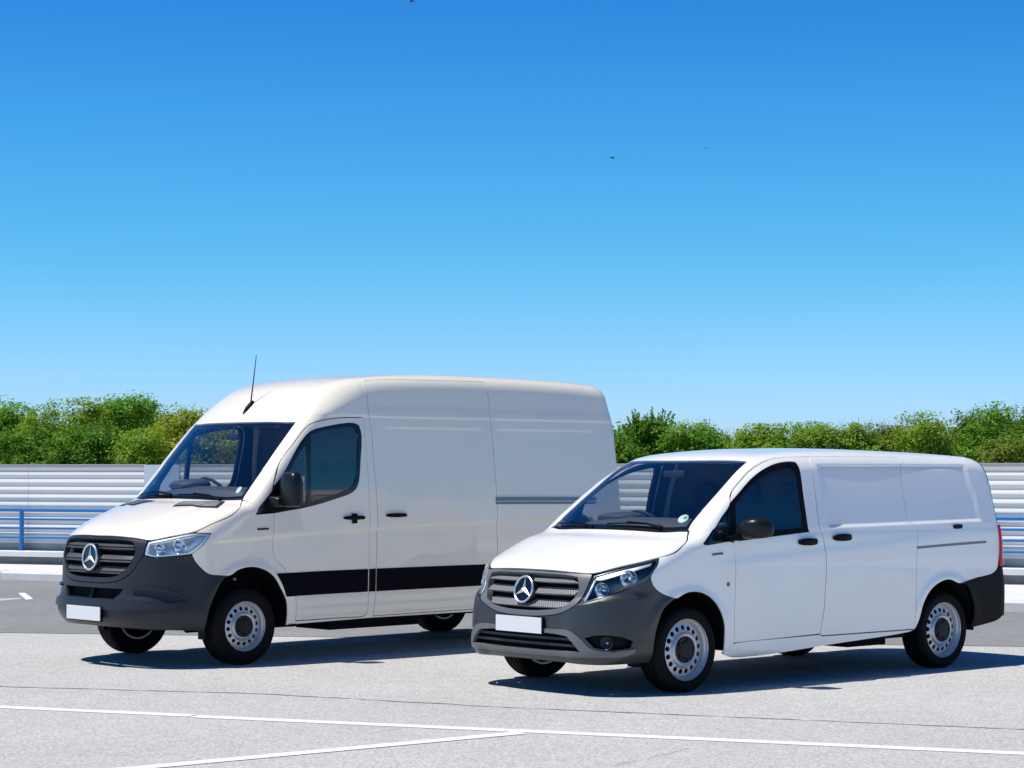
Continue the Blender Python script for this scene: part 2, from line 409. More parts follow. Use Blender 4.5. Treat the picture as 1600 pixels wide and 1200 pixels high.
def panel(name, parent, B, mapping, outer, material, holes=(), inset=0., off=0., thick=.018, inner=None, ds=.028, mirror=False, sharp=42, raw=False, fine=None):
    """a body panel: outline in surface coordinates -> solid curved sheet with its own edges"""
    ob = np.array(outer, float) if raw else smooth_poly(outer, ds, sharp)
    hb = [smooth_poly(h, ds*.8, sharp) for h in holes]
    if mirror:
        if mapping == 'wall': ob = ob*[-1, 1]; hb = [h*[-1, 1] for h in hb]
        else: ob = ob*[1, -1]; hb = [h*[1, -1] for h in hb]
    if inset:
        ob = offset_poly(ob, inset); hb = [offset_poly(h, -inset) for h in hb]
    gx = ds if fine is None else fine[0]; gz = ds if fine is None else fine[1]
    lo, hi = ob.min(0), ob.max(0)
    G = np.stack(np.meshgrid(np.arange(lo[0]+gx/2, hi[0], gx), np.arange(lo[1]+gz/2, hi[1], gz), indexing='ij'), -1).reshape(-1, 2)
    if len(G):
        k = in_poly(G, ob)
        for h in hb: k &= ~in_poly(G, h)
        G = G[k]
    if len(G):
        dmin = np.full(len(G), 9.)
        for lp in [ob]+hb: dmin = np.minimum(dmin, np.abs(seg_sdf2(G[:, 0], G[:, 1], lp)))
        G = G[dmin > min(gx, gz)*.45]
    P = np.vstack([ob]+hb+[G]); edges = []; n0 = 0
    for lp in [ob]+hb:
        edges += [(n0+i, n0+(i+1) % len(lp)) for i in range(len(lp))]; n0 += len(lp)
    rv, _, rf, ov, _, _ = delaunay_2d_cdt([Vector(p) for p in P], edges, [], 0, 1e-7)
    Q = np.array([(p.x, p.y) for p in rv]); T = np.array([f for f in rf if len(f) == 3])
    c = Q[T].mean(1); k = in_poly(c, ob)
    for h in hb: k &= ~in_poly(c, h)
    T = T[k]
    used = np.unique(T); re = np.full(len(Q), -1); re[used] = np.arange(len(used)); Q = Q[used]; T = re[T]
    X = getattr(B, mapping)(Q); Nn = B.N(X[:, 0], X[:, 1], X[:, 2])
    A0 = (X+Nn*off)*FL; N1 = Nn*FL; A1 = A0-N1*thick
    g = np.cross(A0[T[:, 1]]-A0[T[:, 0]], A0[T[:, 2]]-A0[T[:, 0]])
    fl = (g*N1[T].mean(1)).sum(1) < 0; T[fl] = T[fl][:, ::-1]
    cnt = {}
    for a, b, c3 in T:
        for e in ((a, b), (b, c3), (c3, a)): cnt[e] = cnt.get(e, 0)+1
    bd = [e for e in cnt if (e[1], e[0]) not in cnt]
    n = len(Q)
    # a small rounded lip: outer rim, edge wall, back
    verts = np.vstack([A0, A1]); faces = [tuple(t) for t in T]+[(t[2]+n, t[1]+n, t[0]+n) for t in T]+[(b, a, a+n, b+n) for a, b in bd]
    nl = [N1[i] for t in T for i in t]+[-N1[i] for t in T for i in (t[2], t[1], t[0])]
    for a, b in bd:
        w = np.cross(A0[a]-A0[b], A1[a]-A0[a]); w = w/max(np.linalg.norm(w), 1e-9); nl += [w]*4
    midx = [0]*len(T)+[1 if inner else 0]*len(T)+[0]*len(bd)
    return mk(name, verts, faces, None, parent, True, False, [material]+([inner] if inner else []), midx, nl)

def sym(half):
    """left half of an outline (from the centre line round to the centre line) -> full symmetric outline"""
    h = [tuple(p) for p in half]
    return h+[(-a, b) for a, b in reversed(h) if abs(a) > 1e-6]

def symx(half):
    h = [tuple(p) for p in half]
    return h+[(a, -b) for a, b in reversed(h) if abs(b) > 1e-6]

def pt(B, mapping, q, off=0.):
    p = getattr(B, mapping)([q]); n = B.N(p[:, 0], p[:, 1], p[:, 2]); return Vector((p[0]+n[0]*off)*FL), Vector(n[0]*FL)
# ---------------------------------------------------------------- van parts
def to_wall(B, mapping, pts):
    return [B.wall_inv(p) for p in getattr(B, mapping)(np.array(pts, float))]

def dense(pts, n=8):
    return [tuple(p) for p in spline(pts, n)]

def arc(cx, cz, r, a0, a1, n=14):
    return [(cx+r*math.cos(math.radians(a0+(a1-a0)*k/n)), cz+r*math.sin(math.radians(a0+(a1-a0)*k/n))) for k in range(n+1)]

def mesh_copy(o, parent, loc):
    c = o.copy(); COL.objects.link(c); c.parent = parent; c.location = loc; return c

def build_wheel(van, side, x, z, r, y_out, width, rl, holes, hole_r, name='wheel'):
    """side +1 = vehicle left; the disc of the rim is the part, tyre and cap hang on it"""
    s = -side                                    # outward direction in object axes
    c = (x, s*y_out, z)
    def fl(p): return [(a, h*s) for a, h in p]   # h measured outward from the tyre's outer face
    # pressed steel disc with round holes, mapped from the flat
    def hgt(rad):
        q = rad/rl
        return np.interp(q, [0, .44, .50, .54, .60, .80, .86, .89], [-.024, -.022, -.016, -.020, -.038, -.050, -.054, -.060])
    ds = rl*.075
    circ = lambda cx, cy, rr, n: np.stack([cx+rr*np.cos(np.arange(n)*2*np.pi/n), cy+rr*np.sin(np.arange(n)*2*np.pi/n)], -1)
    loops = [circ(0, 0, rl*.89, 96), circ(0, 0, rl*.40, 48)]
    for k in range(holes):
        a = 2*math.pi*(k+.3)/holes; loops.append(circ(rl*.705*math.cos(a), rl*.705*math.sin(a), hole_r, 12))
    grid = np.vstack([circ(0, 0, rl*q, 72) for q in (.44, .47, .50, .52, .54, .57, .60, .64, .80, .83, .86)])
    for lp in loops[2:]: grid = grid[np.linalg.norm(grid-lp.mean(0), axis=1) > hole_r*1.25]
    P = np.vstack(loops+[grid]); ed = []; n0 = 0
    for lp in loops: ed += [(n0+i, n0+(i+1) % len(lp)) for i in range(len(lp))]; n0 += len(lp)
    rv, _, rf, _, _, _ = delaunay_2d_cdt([Vector(p) for p in P], ed, [], 0, 1e-7)
    Q = np.array([(p.x, p.y) for p in rv]); T = np.array(rf); cc = Q[T].mean(1)
    k = np.linalg.norm(cc, axis=1) > rl*.40
    k &= np.linalg.norm(cc, axis=1) < rl*.89
    for lp in loops[2:]: k &= ~in_poly(cc, lp)
    T = T[k]; rad = np.linalg.norm(Q, axis=1); h = hgt(rad)
    mb = MB()
    V0 = [(c[0]+q[0], c[1]+s*hh, c[2]+q[1]) for q, hh in zip(Q, h)]; V1 = [(p[0], p[1]-s*.012, p[2]) for p in V0]; n = len(V0)
    cnt = set()
    for t in T: cnt |= {(t[0], t[1]), (t[1], t[2]), (t[2], t[0])}
    bd = [e for e in cnt if (e[1], e[0]) not in cnt]
    mb.add(V0+V1, [tuple(t) for t in T]+[tuple(i+n for i in t[::-1]) for t in T]+[(b, a, a+n, b+n) for a, b in bd])
    rim = mb.build(name, M['steel'], van, True, sharp=35)
    w = MB(); w.lathe(fl([(rl*.86, -.062), (rl*.905, -.064), (rl*.915, -.040), (rl*.94, -.030), (rl*.965, -.026), (rl*.972, -.008), (rl*.99, -.003), (rl*1.0, -.006), (rl*1.0, -.02), (rl*.985, -.03), (rl*.93, -.07), (rl*.93, -width+.02), (rl*.86, -width+.02), (rl*.86, -.062)]), c, 1, 72)
    w.build('rim', M['steel'], rim, True, sharp=40)
    hc = MB(); hc.lathe(fl([(rl*.43, -.03), (rl*.43, -.017), (rl*.41, -.012), (rl*.37, -.016), (rl*.30, -.016), (rl*.27, -.008), (rl*.12, -.004), (.001, -.003)]), c, 1, 40)
    for k in range(5):
        a = 2*math.pi*k/5; hc.lathe(fl([(.013, -.02), (.013, -.006), (.001, -.005)]), (c[0]+rl*.33*math.cos(a), c[1], c[2]+rl*.33*math.sin(a)), 1, 8)
    hc.build('hub_cap', M['hub'], rim, True, sharp=40)
    dr = MB(); dr.lathe(fl([(rl*.84, -.10), (rl*.84, -width+.03)]), c, 1, 32); dr.lathe(fl([(.02, -.085), (rl*.80, -.085), (rl*.80, -.11), (.02, -.11)]), c, 1, 32)
    dr.build('brake_disc', M['under'], rim, True, sharp=30)
    t = MB(); g = .009; prof = [(rl*.97, -.012), (rl*1.0, -.001), (rl*1.06, .004), (rl+(r-rl)*.45, .006), (rl+(r-rl)*.50, .0075), (rl+(r-rl)*.54, .006), (rl+(r-rl)*.75, .001), (r-.018, -.008), (r-.006, -.018), (r-.001, -.030)]
    W = width
    for gy in (.26, .5, .74):
        prof += [(r, -W*gy+.008), (r-g, -W*gy+.006), (r-g, -W*gy-.006), (r, -W*gy-.008)]
    prof += [(r-.001, -W+.030), (r-.008, -W+.014), (r-.03, -W+.004), (rl+(r-rl)*.5, -W), (rl, -W+.01)]
    t.lathe(fl(prof), c, 1, 96)
    t.build('tyre', M['rubber'], rim, True, sharp=28)
    return rim

def arch_liner(van, B, x, z, r, side, y0=.52):
    mb = MB(); s = -side; A = np.radians(-4+188*np.arange(25)/24)
    P = np.stack([x+r*np.cos(A), np.zeros(25), z+r*np.sin(A)], -1)
    y1 = np.minimum(B.solve(P, np.tile([0., 1., 0.], (25, 1)), .3, 1.2)[:, 1]-.022, .958)
    ring0 = [(p[0], s*y, p[2]) for p, y in zip(P, y1)]; ring1 = [(p[0], s*y0, p[2]) for p in P]; ring2 = [(x, s*y0, z)]*25
    mb.loft([ring0, ring1, ring2], cap=False, closed=False)
    return mb.build('wheel_arch_liner', M['under'], van, True, sharp=40)

def emblem(parent, centre, nrm, r):
    """ring with a three-pointed star"""
    n = nrm.normalized(); up = Vector((0, 0, 1)); up = (up-n*up.dot(n)).normalized(); rt = up.cross(n)
    mb = MB(); rings = []
    for k in range(49):
        a = 2*math.pi*k/48; d = rt*math.sin(a)+up*math.cos(a); rings.append([centre+d*(r+.085*r*math.cos(b)*1.0)+n*(.09*r*math.sin(b)) for b in [2*math.pi*j/10 for j in range(10)]])
    mb.loft(rings, cap=False)
    hub = centre+n*.16*r
    for k in range(3):
        a = 2*math.pi*k/3; d = rt*math.sin(a)+up*math.cos(a); e = rt*math.cos(a)-up*math.sin(a)
        tip = centre+d*r*.97+n*.02*r
        i1 = centre+d*(r*.105)+e*(r*.19); i2 = centre+d*(r*.105)-e*(r*.19)
        b = centre-n*.03*r
        mb.add([hub, tip, i1, i2, b], [(0, 2, 1), (0, 1, 3), (4, 1, 2), (4, 3, 1)])
    o = mb.build('emblem', M['chrome'], parent, True, sharp=18)
    bk = MB(); rg = [[centre-n*.05*r+(rt*math.sin(a)+up*math.cos(a))*q-n*hh for a in [2*math.pi*j/40 for j in range(40)]] for q, hh in ((.001, 0), (r*.98, .0), (r*1.06, .015), (r*1.08, .07))]
    bk.loft(rg, cap=False); bk.build('emblem_backing', M['black_gloss'], o, True, sharp=40)
    return o

def strip(parent, name, B, mapping, line, w, material, off=.004, thick=.006, mirror=False):
    """a band of width w (second coordinate) along a line on the surface"""
    a = [(p, q+w/2) for p, q in line]; b = [(p, q-w/2) for p, q in reversed(line)]
    return panel(name, parent, B, mapping, a+b, material, off=off, thick=thick, ds=.03, mirror=mirror, fine=(.06, .02))

def slat(parent, B, hwf, z1, z0, material, prof, name='slat'):
    """grille bar swept across the nose; prof = (fraction down the bar, distance proud of the surface)"""
    ts = np.linspace(-1, 1, 29); rings = []
    zs = np.array([z1+(z0-z1)*q for q, _ in prof]); of = np.array([o for _, o in prof])
    for t in ts:
        p = B.wall(np.stack([[t*hwf(z) for z in zs], zs], -1)); n = B.N(p[:, 0], p[:, 1], p[:, 2]); rings.append([Vector(q) for q in (p+n*of[:, None])*FL])
    mb = MB(); mb.loft(rings); return mb.build(name, material, parent, True, sharp=25)

def seat(van, x, y, z, w, name='seat'):
    mb = MB(); X, Y, Z = (1, 0, 0), (0, 1, 0), (0, 0, 1)
    yy = -y
    mb.super_loft([((x-.24, yy, z+.02), Y, Z, w*.44, .03, 4), ((x-.22, yy, z+.02), Y, Z, w*.5, .07, 4), ((x+.2, yy, z), Y, Z, w*.5, .075, 4), ((x+.27, yy, z), Y, Z, w*.46, .05, 4)])
    base = mb.build(name, M['seat'], van, True, sharp=50)
    bk = MB(); sl = .26
    bk.super_loft([((x+.20+sl*h, yy, z+.02+h), Y, (1, 0, -.2), w*ww, d, 4) for h, ww, d in ((0, .44, .05), (.04, .49, .07), (.35, .5, .065), (.55, .46, .055), (.60, .38, .03))])
    bk.build('backrest', M['seat'], base, True, sharp=50)
    n = 2 if w > .7 else 1
    for k in range(n):
        oy = (k-.5)*w*.5 if n == 2 else 0
        hr = MB(); hr.super_loft([((x+.20+sl*h, yy+oy, z+.02+h), Y, (1, 0, -.2), ww, d, 3.5) for h, ww, d in ((.63, .09, .02), (.65, .125, .045), (.78, .12, .045), (.81, .08, .02))])
        hr.tube([(x+.20+sl*.56, yy+oy-.05, z+.56), (x+.20+sl*.68, yy+oy-.05, z+.68)], .006); hr.tube([(x+.20+sl*.56, yy+oy+.05, z+.56), (x+.20+sl*.68, yy+oy+.05, z+.68)], .006)
        hr.build('headrest', M['seat'], base, True, sharp=50)
    return base

def steering_wheel(van, x, y, z, r):
    mb = MB(); c = Vector((x, -y, z)); n = Vector((.78, 0, .62)).normalized(); a = Vector((0, 1, 0)); b = n.cross(a).normalized(); rings = []
    for k in range(37):
        t = 2*math.pi*k/36; d = a*math.cos(t)+b*math.sin(t); rings.append([c+d*(r+.016*math.cos(q))+n*.016*math.sin(q) for q in [2*math.pi*j/8 for j in range(8)]])
    mb.loft(rings, cap=False)
    for t in (0, math.pi, -math.pi/2): d = a*math.cos(t)+b*math.sin(t); mb.tube([c, c+d*r], [.03, .016])
    mb.tube([c+n*.03, c-n*.03], .075, 16); mb.tube([c-n*.02, c-n*.45], .035, 10)
    return mb.build('steering_wheel', M['trim_dark'], van, True, sharp=45)

def dashboard(van, prof, y, hump=None):
    """profile (x,z) extruded across the cabin with a rounded end"""
    mb = MB(); rings = []
    for yy in np.linspace(-y, y, 15):
        k = 1-.10*abs(yy/y)**4
        rings.append([(p[0]+.14*abs(yy/y)**2.2, yy, prof[0][1]+(p[1]-prof[0][1])*k) for p in prof])
    mb.loft(rings)
    d = mb.build('dashboard', M['dash'], van, True, sharp=35)
    if hump:
        hx, hy, hz, hw, hh = hump; h = MB()
        h.super_loft([((hx+q, -hy, hz), (0, 1, 0), (0, 0, 1), hw*a, hh*a2, 3) for q, a, a2 in ((-.16, .6, .3), (-.10, .9, .8), (.0, 1, 1), (.10, 1.0, 1.05), (.13, .9, .95))])
        h.build('instrument_binnacle', M['dash'], d, True, sharp=45)
    return d

def wiper(van, B, a, b, off=.011):
    mb = MB(); P = [pt(B, 'top', (a[0]+(b[0]-a[0])*t, a[1]+(b[1]-a[1])*t), off)[0] for t in np.linspace(0, 1, 9)]
    mb.tube(P, .0065, 6); mb.tube([P[0]+Vector((-.02, 0, -.012)), P[2]+Vector((-.014, 0, .006)), P[5]+Vector((-.004, 0, .012))], [.011, .009, .006], 6)
    mb.lathe([(.001, .012), (.014, .012), (.014, -.012), (.001, -.012)], P[0]+Vector((-.02, 0, -.014)), 1, 10)
    return mb.build('wiper', M['black'], van, True, sharp=45)

def lamp_bowl(parent, p, n, r, depth, name='reflector', material=None, bulb=True):
    n = n.normalized(); a = n.cross(Vector((0, 0, 1))).normalized(); b = a.cross(n); mb = MB()
    rg = [[p+(a*math.cos(t)+b*math.sin(t))*q-n*h for t in [2*math.pi*k/32 for k in range(32)]] for q, h in ((r*1.06, .004), (r*1.06, -.006), (r, -.004), (r*.9, depth*.25), (r*.7, depth*.55), (r*.45, depth*.8), (r*.2, depth*.96), (.001, depth))]
    mb.loft(rg, cap=False); o = mb.build(name, material or M['silver'], parent, True, sharp=45)
    if bulb:
        bb = MB(); bb.tube([p-n*depth*.9, p-n*depth*.3, p-n*depth*.2], [r*.18, r*.18, r*.08], 12); bb.build('bulb', M['chrome'], o, True, sharp=45)
    return o

def handle(parent, B, v, z, ln, mirror, h=.034, cross=False, paint=None):
    """door handle: a shallow dished plate with a bridge bar standing over it"""
    sgn = -1 if mirror else 1
    el = [(v+ln*.52*math.cos(t), z-.006+h*1.0*math.sin(t)) for t in [2*math.pi*k/20 for k in range(20)]]
    cup = panel('handle_cup', parent, B, 'wall', el, paint, off=.0015, thick=.004, ds=.03, mirror=mirror, sharp=80)
    mb = MB(); secs = []
    for t, hh, o in ((-.5, .2, .004), (-.47, .55, .016), (-.36, .85, .028), (0, 1, .033), (.36, .85, .028), (.47, .55, .016), (.5, .2, .004)):
        p, n = pt(B, 'wall', (sgn*(v+t*ln), z+.006), o); secs.append((p, (0, 0, 1), n, h*.5*hh+.003, .010, 2.6))
    mb.super_loft(secs, 14)
    if cross:
        p, n = pt(B, 'wall', (sgn*v, z), .010); mb.box(p, (.05, .02, .092))
    mb.build('handle', M['black'], cup, True, sharp=50)
    return cup

# ================================================================ tall van
def build_tall_van():
    B = Panel_Van(); W = 'wall'
    van = empty('delivery_van', (-3.0243, 19.6086, 0), .7651)
    tag(van, 'large high-roofed warm white panel van with black side stripe and roof aerial', 'van', 'white vans parked on the forecourt')
    PAINT, TR = M['paint_warm'], M['trim_dark']
    bon_f = [(0, 1.150), (.20, 1.151), (.395, 1.138), (.50, 1.122), (.619, 1.152), (.796, 1.198), (.904, 1.258), (.961, 1.285), (1.054, 1.328), (1.125, 1.383), (1.191, 1.449), (1.215, 1.475)]
    ws_half = [(-.068, 0), (-.058, .3), (-.015, .6), (.055, .825), (.20, .812), (.38, .805), (.55, .797), (.69, .79), (.655, .66), (.602, .3), (.590, 0)]
    roof_half = [(.590, 0), (.602, .3), (.655, .66), (.69, .79), (.89, .795), (1.12, .79), (1.32, .785), (1.51, .788), (1.82, .798), (2.2, .810), (3.0, .812), (3.8, .812), (4.4, .805), (4.62, .775), (4.72, .70), (4.77, .55), (4.785, .3), (4.79, 0)]
    pil = to_wall(B, 'top', dense(ws_half[3:8], 4))                       # windscreen edge as wall coordinates
    rl_ = to_wall(B, 'top', dense(roof_half[3:], 6))                      # roof edge
    rf = [p for p in rl_ if p[0] < 2.70]; rs = [p for p in rl_ if 2.71 <= p[0] <= 4.20]; rr = [p for p in rl_ if 4.22 < p[0] <= 5.86]; re = [p for p in rl_ if p[0] > 5.86]
    zi = lambda v: float(np.interp(v, [p[0] for p in rl_], [p[1] for p in rl_]))
    # --- roof, windscreen, bonnet
    panel('roof', van, B, 'top', symx(roof_half), PAINT, inner=TR, ds=.04, thick=.03)
    frit_in = [(-.035, 0), (-.025, .3), (.018, .6), (.075, .775), (.20, .772), (.38, .765), (.55, .757), (.645, .748), (.61, .6), (.565, .3), (.555, 0)]
    wsc = panel('windscreen', van, B, 'top', symx(ws_half), M['glass'], inset=.004, off=-.003, thick=.005, ds=.045)
    panel('windscreen_border', wsc, B, 'top', symx(ws_half), M['black_gloss'], holes=[symx(frit_in)], inset=.006, off=-.0105, thick=.003, ds=.03)
    bx = [tuple(p[:2]) for p in B.wall(np.array(dense(bon_f, 4)))]
    bon = bx[:-1]+[(.030, .805), (-.045, .6), (-.092, .3), (-.103, 0)]
    bn = panel('bonnet', van, B, 'top', symx(bon), PAINT, inset=.0035, ds=.025, thick=.015, inner=M['under'])
    panel('cowl', van, B, 'top', symx([(-.103, 0), (-.092, .3), (-.045, .6), (.030, .805), (.055, .825), (-.015, .6), (-.058, .3), (-.068, 0)]), M['black'], off=-.008, ds=.03, thick=.05)
    for mir in (False, True):
        vt = [(-.345, .315), (-.165, .225), (-.035, .69), (-.185, .785)]
        vv = panel('bonnet_vent', bn, B, 'top', vt, M['plastic'], off=.004, thick=.006, ds=.03, mirror=mir)
        for k in range(1, 6):
            t = k/6; sg = -1 if mir else 1
            P = [pt(B, 'top', (vt[0][0]*(1-t)+vt[1][0]*t+(vt[3][0]-vt[0][0])*u*(1-t)+(vt[2][0]-vt[1][0])*u*t, sg*(vt[0][1]*(1-t)+vt[1][1]*t+(vt[3][1]-vt[0][1])*u*(1-t)+(vt[2][1]-vt[1][1])*u*t)), .007)[0] for u in np.linspace(.06, .94, 8)]
            mb = MB(); mb.tube(P, .006, 5); mb.build('vent_slat', M['rail'], vv, True, sharp=50)
    # --- nose
    bump = sym([(0, .735), (.177, .738), (.298, .766), (.392, .836), (.462, .962), (.479, .991), (.54, .972), (.641, .978), (.739, .990), (.776, .998), (.797, .936), (.846, .862), (.889, .822), (.973, .808), (1.046, .804),
                (.996, .776), (.940, .666), (.895, .526), (.868, .386), (.853, .322), (.773, .327), (.509, .345), (.25, .352), (0, .355)])
    intake = sym([(0, .694), (.20, .695), (.332, .695), (.305, .65), (.262, .606), (0, .603)])
    fb = panel('front_bumper', van, B, W, bump, M['plastic'], holes=[intake], ds=.022, thick=.03, inset=.001)
    panel('air_intake', fb, B, W, sym([(0, .71), (.35, .71), (.28, .592), (0, .59)]), M['under'], off=-.06, thick=.01, ds=.05)
    for vv in (-.01,): panel('intake_rib', fb, B, W, [(vv-.018, .70), (vv+.018, .70), (vv+.018, .60), (vv-.018, .60)], M['black'], off=-.03, thick=.04, ds=.03)
    # proud lower shelf of the bumper with a soft upper edge
    shelf = sym([(0, .590), (.30, .588), (.50, .578), (.65, .574), (.745, .588), (.752, .574), (.70, .540), (.45, .515), (0, .512)])
    panel('bumper_shelf', fb, B, W, shelf, M['plastic'], off=.018, thick=.035, ds=.022)
    for mir in (False, True):      # moulded brow over the fog pocket
        br = [(.40, .700), (.50, .712), (.60, .705), (.68, .672), (.735, .615), (.725, .612), (.665, .652), (.59, .682), (.50, .690), (.42, .684)]
        panel('bumper_brow', fb, B, W, br, M['plastic'], off=.022, thick=.03, ds=.02, mirror=mir)
    pl = MB(); p, n = pt(B, W, (0, .475), .030); pl.box(p, (.012, .535, .122)); po = pl.build('number_plate', M['plate'], fb)
    pb = MB(); pb.box(p+Vector((.012, 0, -.002)), (.02, .55, .135)); pb.build('plate_holder', M['black'], po)
    g_in = [(0, 1.118), (.30, 1.118), (.385, 1.105), (.412, 1.03), (.385, .92), (.312, .83), (.229, .797), (0, .788)]
    g_out = [(0, 1.143), (.20, 1.144), (.395, 1.131), (.489, 1.114), (.480, 1.051), (.475, .992), (.461, .967), (.392, .841), (.298, .771), (.177, .743), (0, .740)]
    gs = panel('grille_surround', van, B, W, sym(g_out), M['plastic'], holes=[sym(g_in)], inset=.002, ds=.02, thick=.05, off=.002)
    panel('grille_backing', gs, B, W, sym([(0, 1.13), (.40, 1.125), (.43, 1.03), (.395, .90), (.30, .80), (0, .775)]), M['under'], off=-.09, thick=.01, ds=.06)
    hw = lambda z: float(np.interp(z, [.788, .797, .83, .92, 1.03, 1.105, 1.118], [.20, .229, .312, .385, .412, .385, .30]))-.004
    for z1, z0 in ((1.108, 1.040), (.996, .925), (.888, .822)):
        slat(gs, B, hw, z1, z0, M['slat_grey'], [(0, -.05), (0, -.040), (.60, -.006), (.66, -.010), (.70, -.026), (.80, -.026), (.84, -.004), (.92, .001), (1, -.006), (1, -.05)])
    p, n = pt(B, W, (0, .962), .022); emblem(gs, p, n, .112)
    for mir in (False, True):
        s = -1 if mir else 1
        hl = [(.480, .995), (.54, .977), (.641, .983), (.739, .995), (.778, 1.003), (.848, 1.077), (.905, 1.178), (.797, 1.186), (.611, 1.141), (.493, 1.108), (.483, 1.051)]
        h = panel('headlight', van, B, W, hl, M['lens'], inset=.002, off=0, thick=.004, ds=.025, mirror=mir)
        panel('lamp_housing', h, B, W, hl, M['silver'], inset=.004, off=-.075, thick=.004, ds=.03, mirror=mir)
        panel('lamp_frame', h, B, W, hl, M['silver'], holes=[[(.505, 1.012), (.545, .995), (.64, 1.0), (.735, 1.012), (.768, 1.018), (.83, 1.084), (.872, 1.163), (.797, 1.168), (.62, 1.124), (.51, 1.092)]], inset=.003, off=-.006, thick=.07, ds=.025, mirror=mir)
        for v, z, r in ((.575, 1.052, .052), (.70, 1.075, .062)):
            p, n = pt(B, W, (s*v, z), -.022); lamp_bowl(h, p, (n+Vector((-1, 0, 0))).normalized(), r, .06, material=M['mirror_silver'])
        panel('light_guide', h, B, W, [(.51, 1.10), (.62, 1.132), (.80, 1.176), (.86, 1.172), (.80, 1.158), (.63, 1.115), (.515, 1.085)], M['plate'], off=-.012, thick=.01, ds=.025, mirror=mir)
        panel('indicator', h, B, W, [(.77, 1.06), (.82, 1.085), (.865, 1.155), (.80, 1.15)], M['silver'], off=-.03, thick=.01, ds=.03, mirror=mir)
        # --- flank
        fen = [(.778, 1.001), (.848, 1.075), (.909, 1.183), (.80, 1.190), (.904, 1.255), (.961, 1.282), (1.054, 1.325), (1.125, 1.380), (1.191, 1.446), (1.212, 1.462), (1.29, 1.425), (1.335, 1.405), (1.284, 1.337), (1.478, 1.347),
               (1.472, 1.187), (1.472, 1.015), (1.495, .945), (1.618, .826), (1.734, .591), (1.75, .366), (1.75, .340), (1.654, .332), (1.655, .431), (1.636, .548), (1.563, .667), (1.471, .786), (1.370, .847), (1.245, .874), (1.127, .855), (1.047, .806), (.973, .810), (.891, .824), (.848, .865), (.798, .939)]
        panel('front_wing', van, B, W, fen, PAINT, ds=.022, thick=.012, inner=M['under'], mirror=mir, sharp=50, inset=.001, fine=(.026, .009))
        fr = [(1.215, 1.470)]+pil[1:]+rf[1:]+[(2.70, zi(2.70)), (2.688, 2.56), (2.665, 2.45), (2.652, 2.36), (2.649, 2.273), (2.667, 2.063), (2.669, 1.822), (2.681, 1.582), (2.691, 1.223), (2.688, .983), (2.681, .804), (2.683, .594), (2.662, .378), (2.662, .354), (2.166, .346), (1.752, .339),
              (1.752, .362), (2.30, .366), (2.56, .372), (2.592, .40), (2.600, .60), (2.604, .98), (2.602, 1.3), (2.598, 1.6), (2.590, 1.9), (2.588, 2.15), (2.575, 2.232), (2.301, 2.224), (2.017, 2.182), (1.923, 2.144), (1.737, 1.967), (1.575, 1.792), (1.484, 1.619), (1.462, 1.548), (1.396, 1.478), (1.335, 1.405), (1.29, 1.425)]
        panel('side_frame', van, B, W, fr, PAINT, ds=.022, thick=.03, inner=TR, mirror=mir, sharp=50)
        dr = [(1.479, 1.350), (1.472, 1.187), (1.472, 1.015), (1.495, .945), (1.618, .826), (1.734, .591), (1.752, .368), (2.30, .370), (2.56, .376), (2.592, .404), (2.600, .60), (2.604, .98), (2.602, 1.3), (2.598, 1.6), (2.590, 1.9), (2.588, 2.15), (2.575, 2.228), (2.301, 2.220), (2.017, 2.178), (1.923, 2.140), (1.737, 1.963), (1.575, 1.788), (1.490, 1.595),
              (1.545, 1.640), (1.625, 1.732), (1.83, 1.995), (1.947, 2.089), (2.10, 2.130), (2.46, 2.172), (2.523, 2.151), (2.542, 2.076), (2.511, 1.822), (2.470, 1.613), (2.412, 1.542), (2.164, 1.467), (1.862, 1.402), (1.585, 1.365)]
        d = panel('door', van, B, W, dr, PAINT, inset=.0042, ds=.022, thick=.04, inner=TR, mirror=mir, sharp=50, fine=(.034, .009))
        win = [(1.288, 1.341), (1.326, 1.407), (1.467, 1.550), (1.545, 1.640), (1.625, 1.732), (1.83, 1.995), (1.947, 2.089), (2.10, 2.130), (2.46, 2.172), (2.523, 2.151), (2.542, 2.076), (2.511, 1.822), (2.470, 1.613), (2.412, 1.542), (2.164, 1.467), (1.862, 1.402), (1.585, 1.365)]
        qg = [(1.580, 1.575), (1.660, 1.700), (1.800, 1.890), (1.876, 1.965), (1.870, 1.70), (1.855, 1.440), (1.61, 1.40), (1.578, 1.41)]
        mg = [(1.945, 2.060), (2.10, 2.102), (2.42, 2.140), (2.478, 2.125), (2.500, 2.070), (2.474, 1.83), (2.436, 1.635), (2.385, 1.575), (2.164, 1.506), (1.908, 1.448), (1.92, 1.75)]
        f = panel('window_frame', d, B, W, win, M['black_gloss'], holes=[qg, mg], inset=.002, off=.001, thick=.03, ds=.025, mirror=mir)
        panel('window_pane', d, B, W, qg, M['glass_dark'], off=-.006, thick=.004, ds=.05, mirror=mir)
        panel('window_pane', d, B, W, mg, M['glass_dark'], off=-.006, thick=.004, ds=.05, mirror=mir)
        handle(d, B, 2.405, 1.287, .25, mir, cross=True, paint=PAINT)
        sl = [(2.702, zi(2.702)-.003), (2.690, 2.56), (2.667, 2.45), (2.654, 2.36), (2.651, 2.273), (2.669, 2.063), (2.671, 1.822), (2.683, 1.582), (2.693, 1.223), (2.690, .983), (2.683, .804), (2.685, .594), (2.664, .378), (2.664, .368), (3.40, .372), (4.225, .374), (4.25, .60), (4.251, .975), (4.241, 1.196), (4.240, 1.474), (4.228, 1.726), (4.227, 1.954), (4.219, 2.208), (4.222, 2.463), (4.208, zi(4.208)-.003)]+[(a, b-.003) for a, b in rs[::-3]]
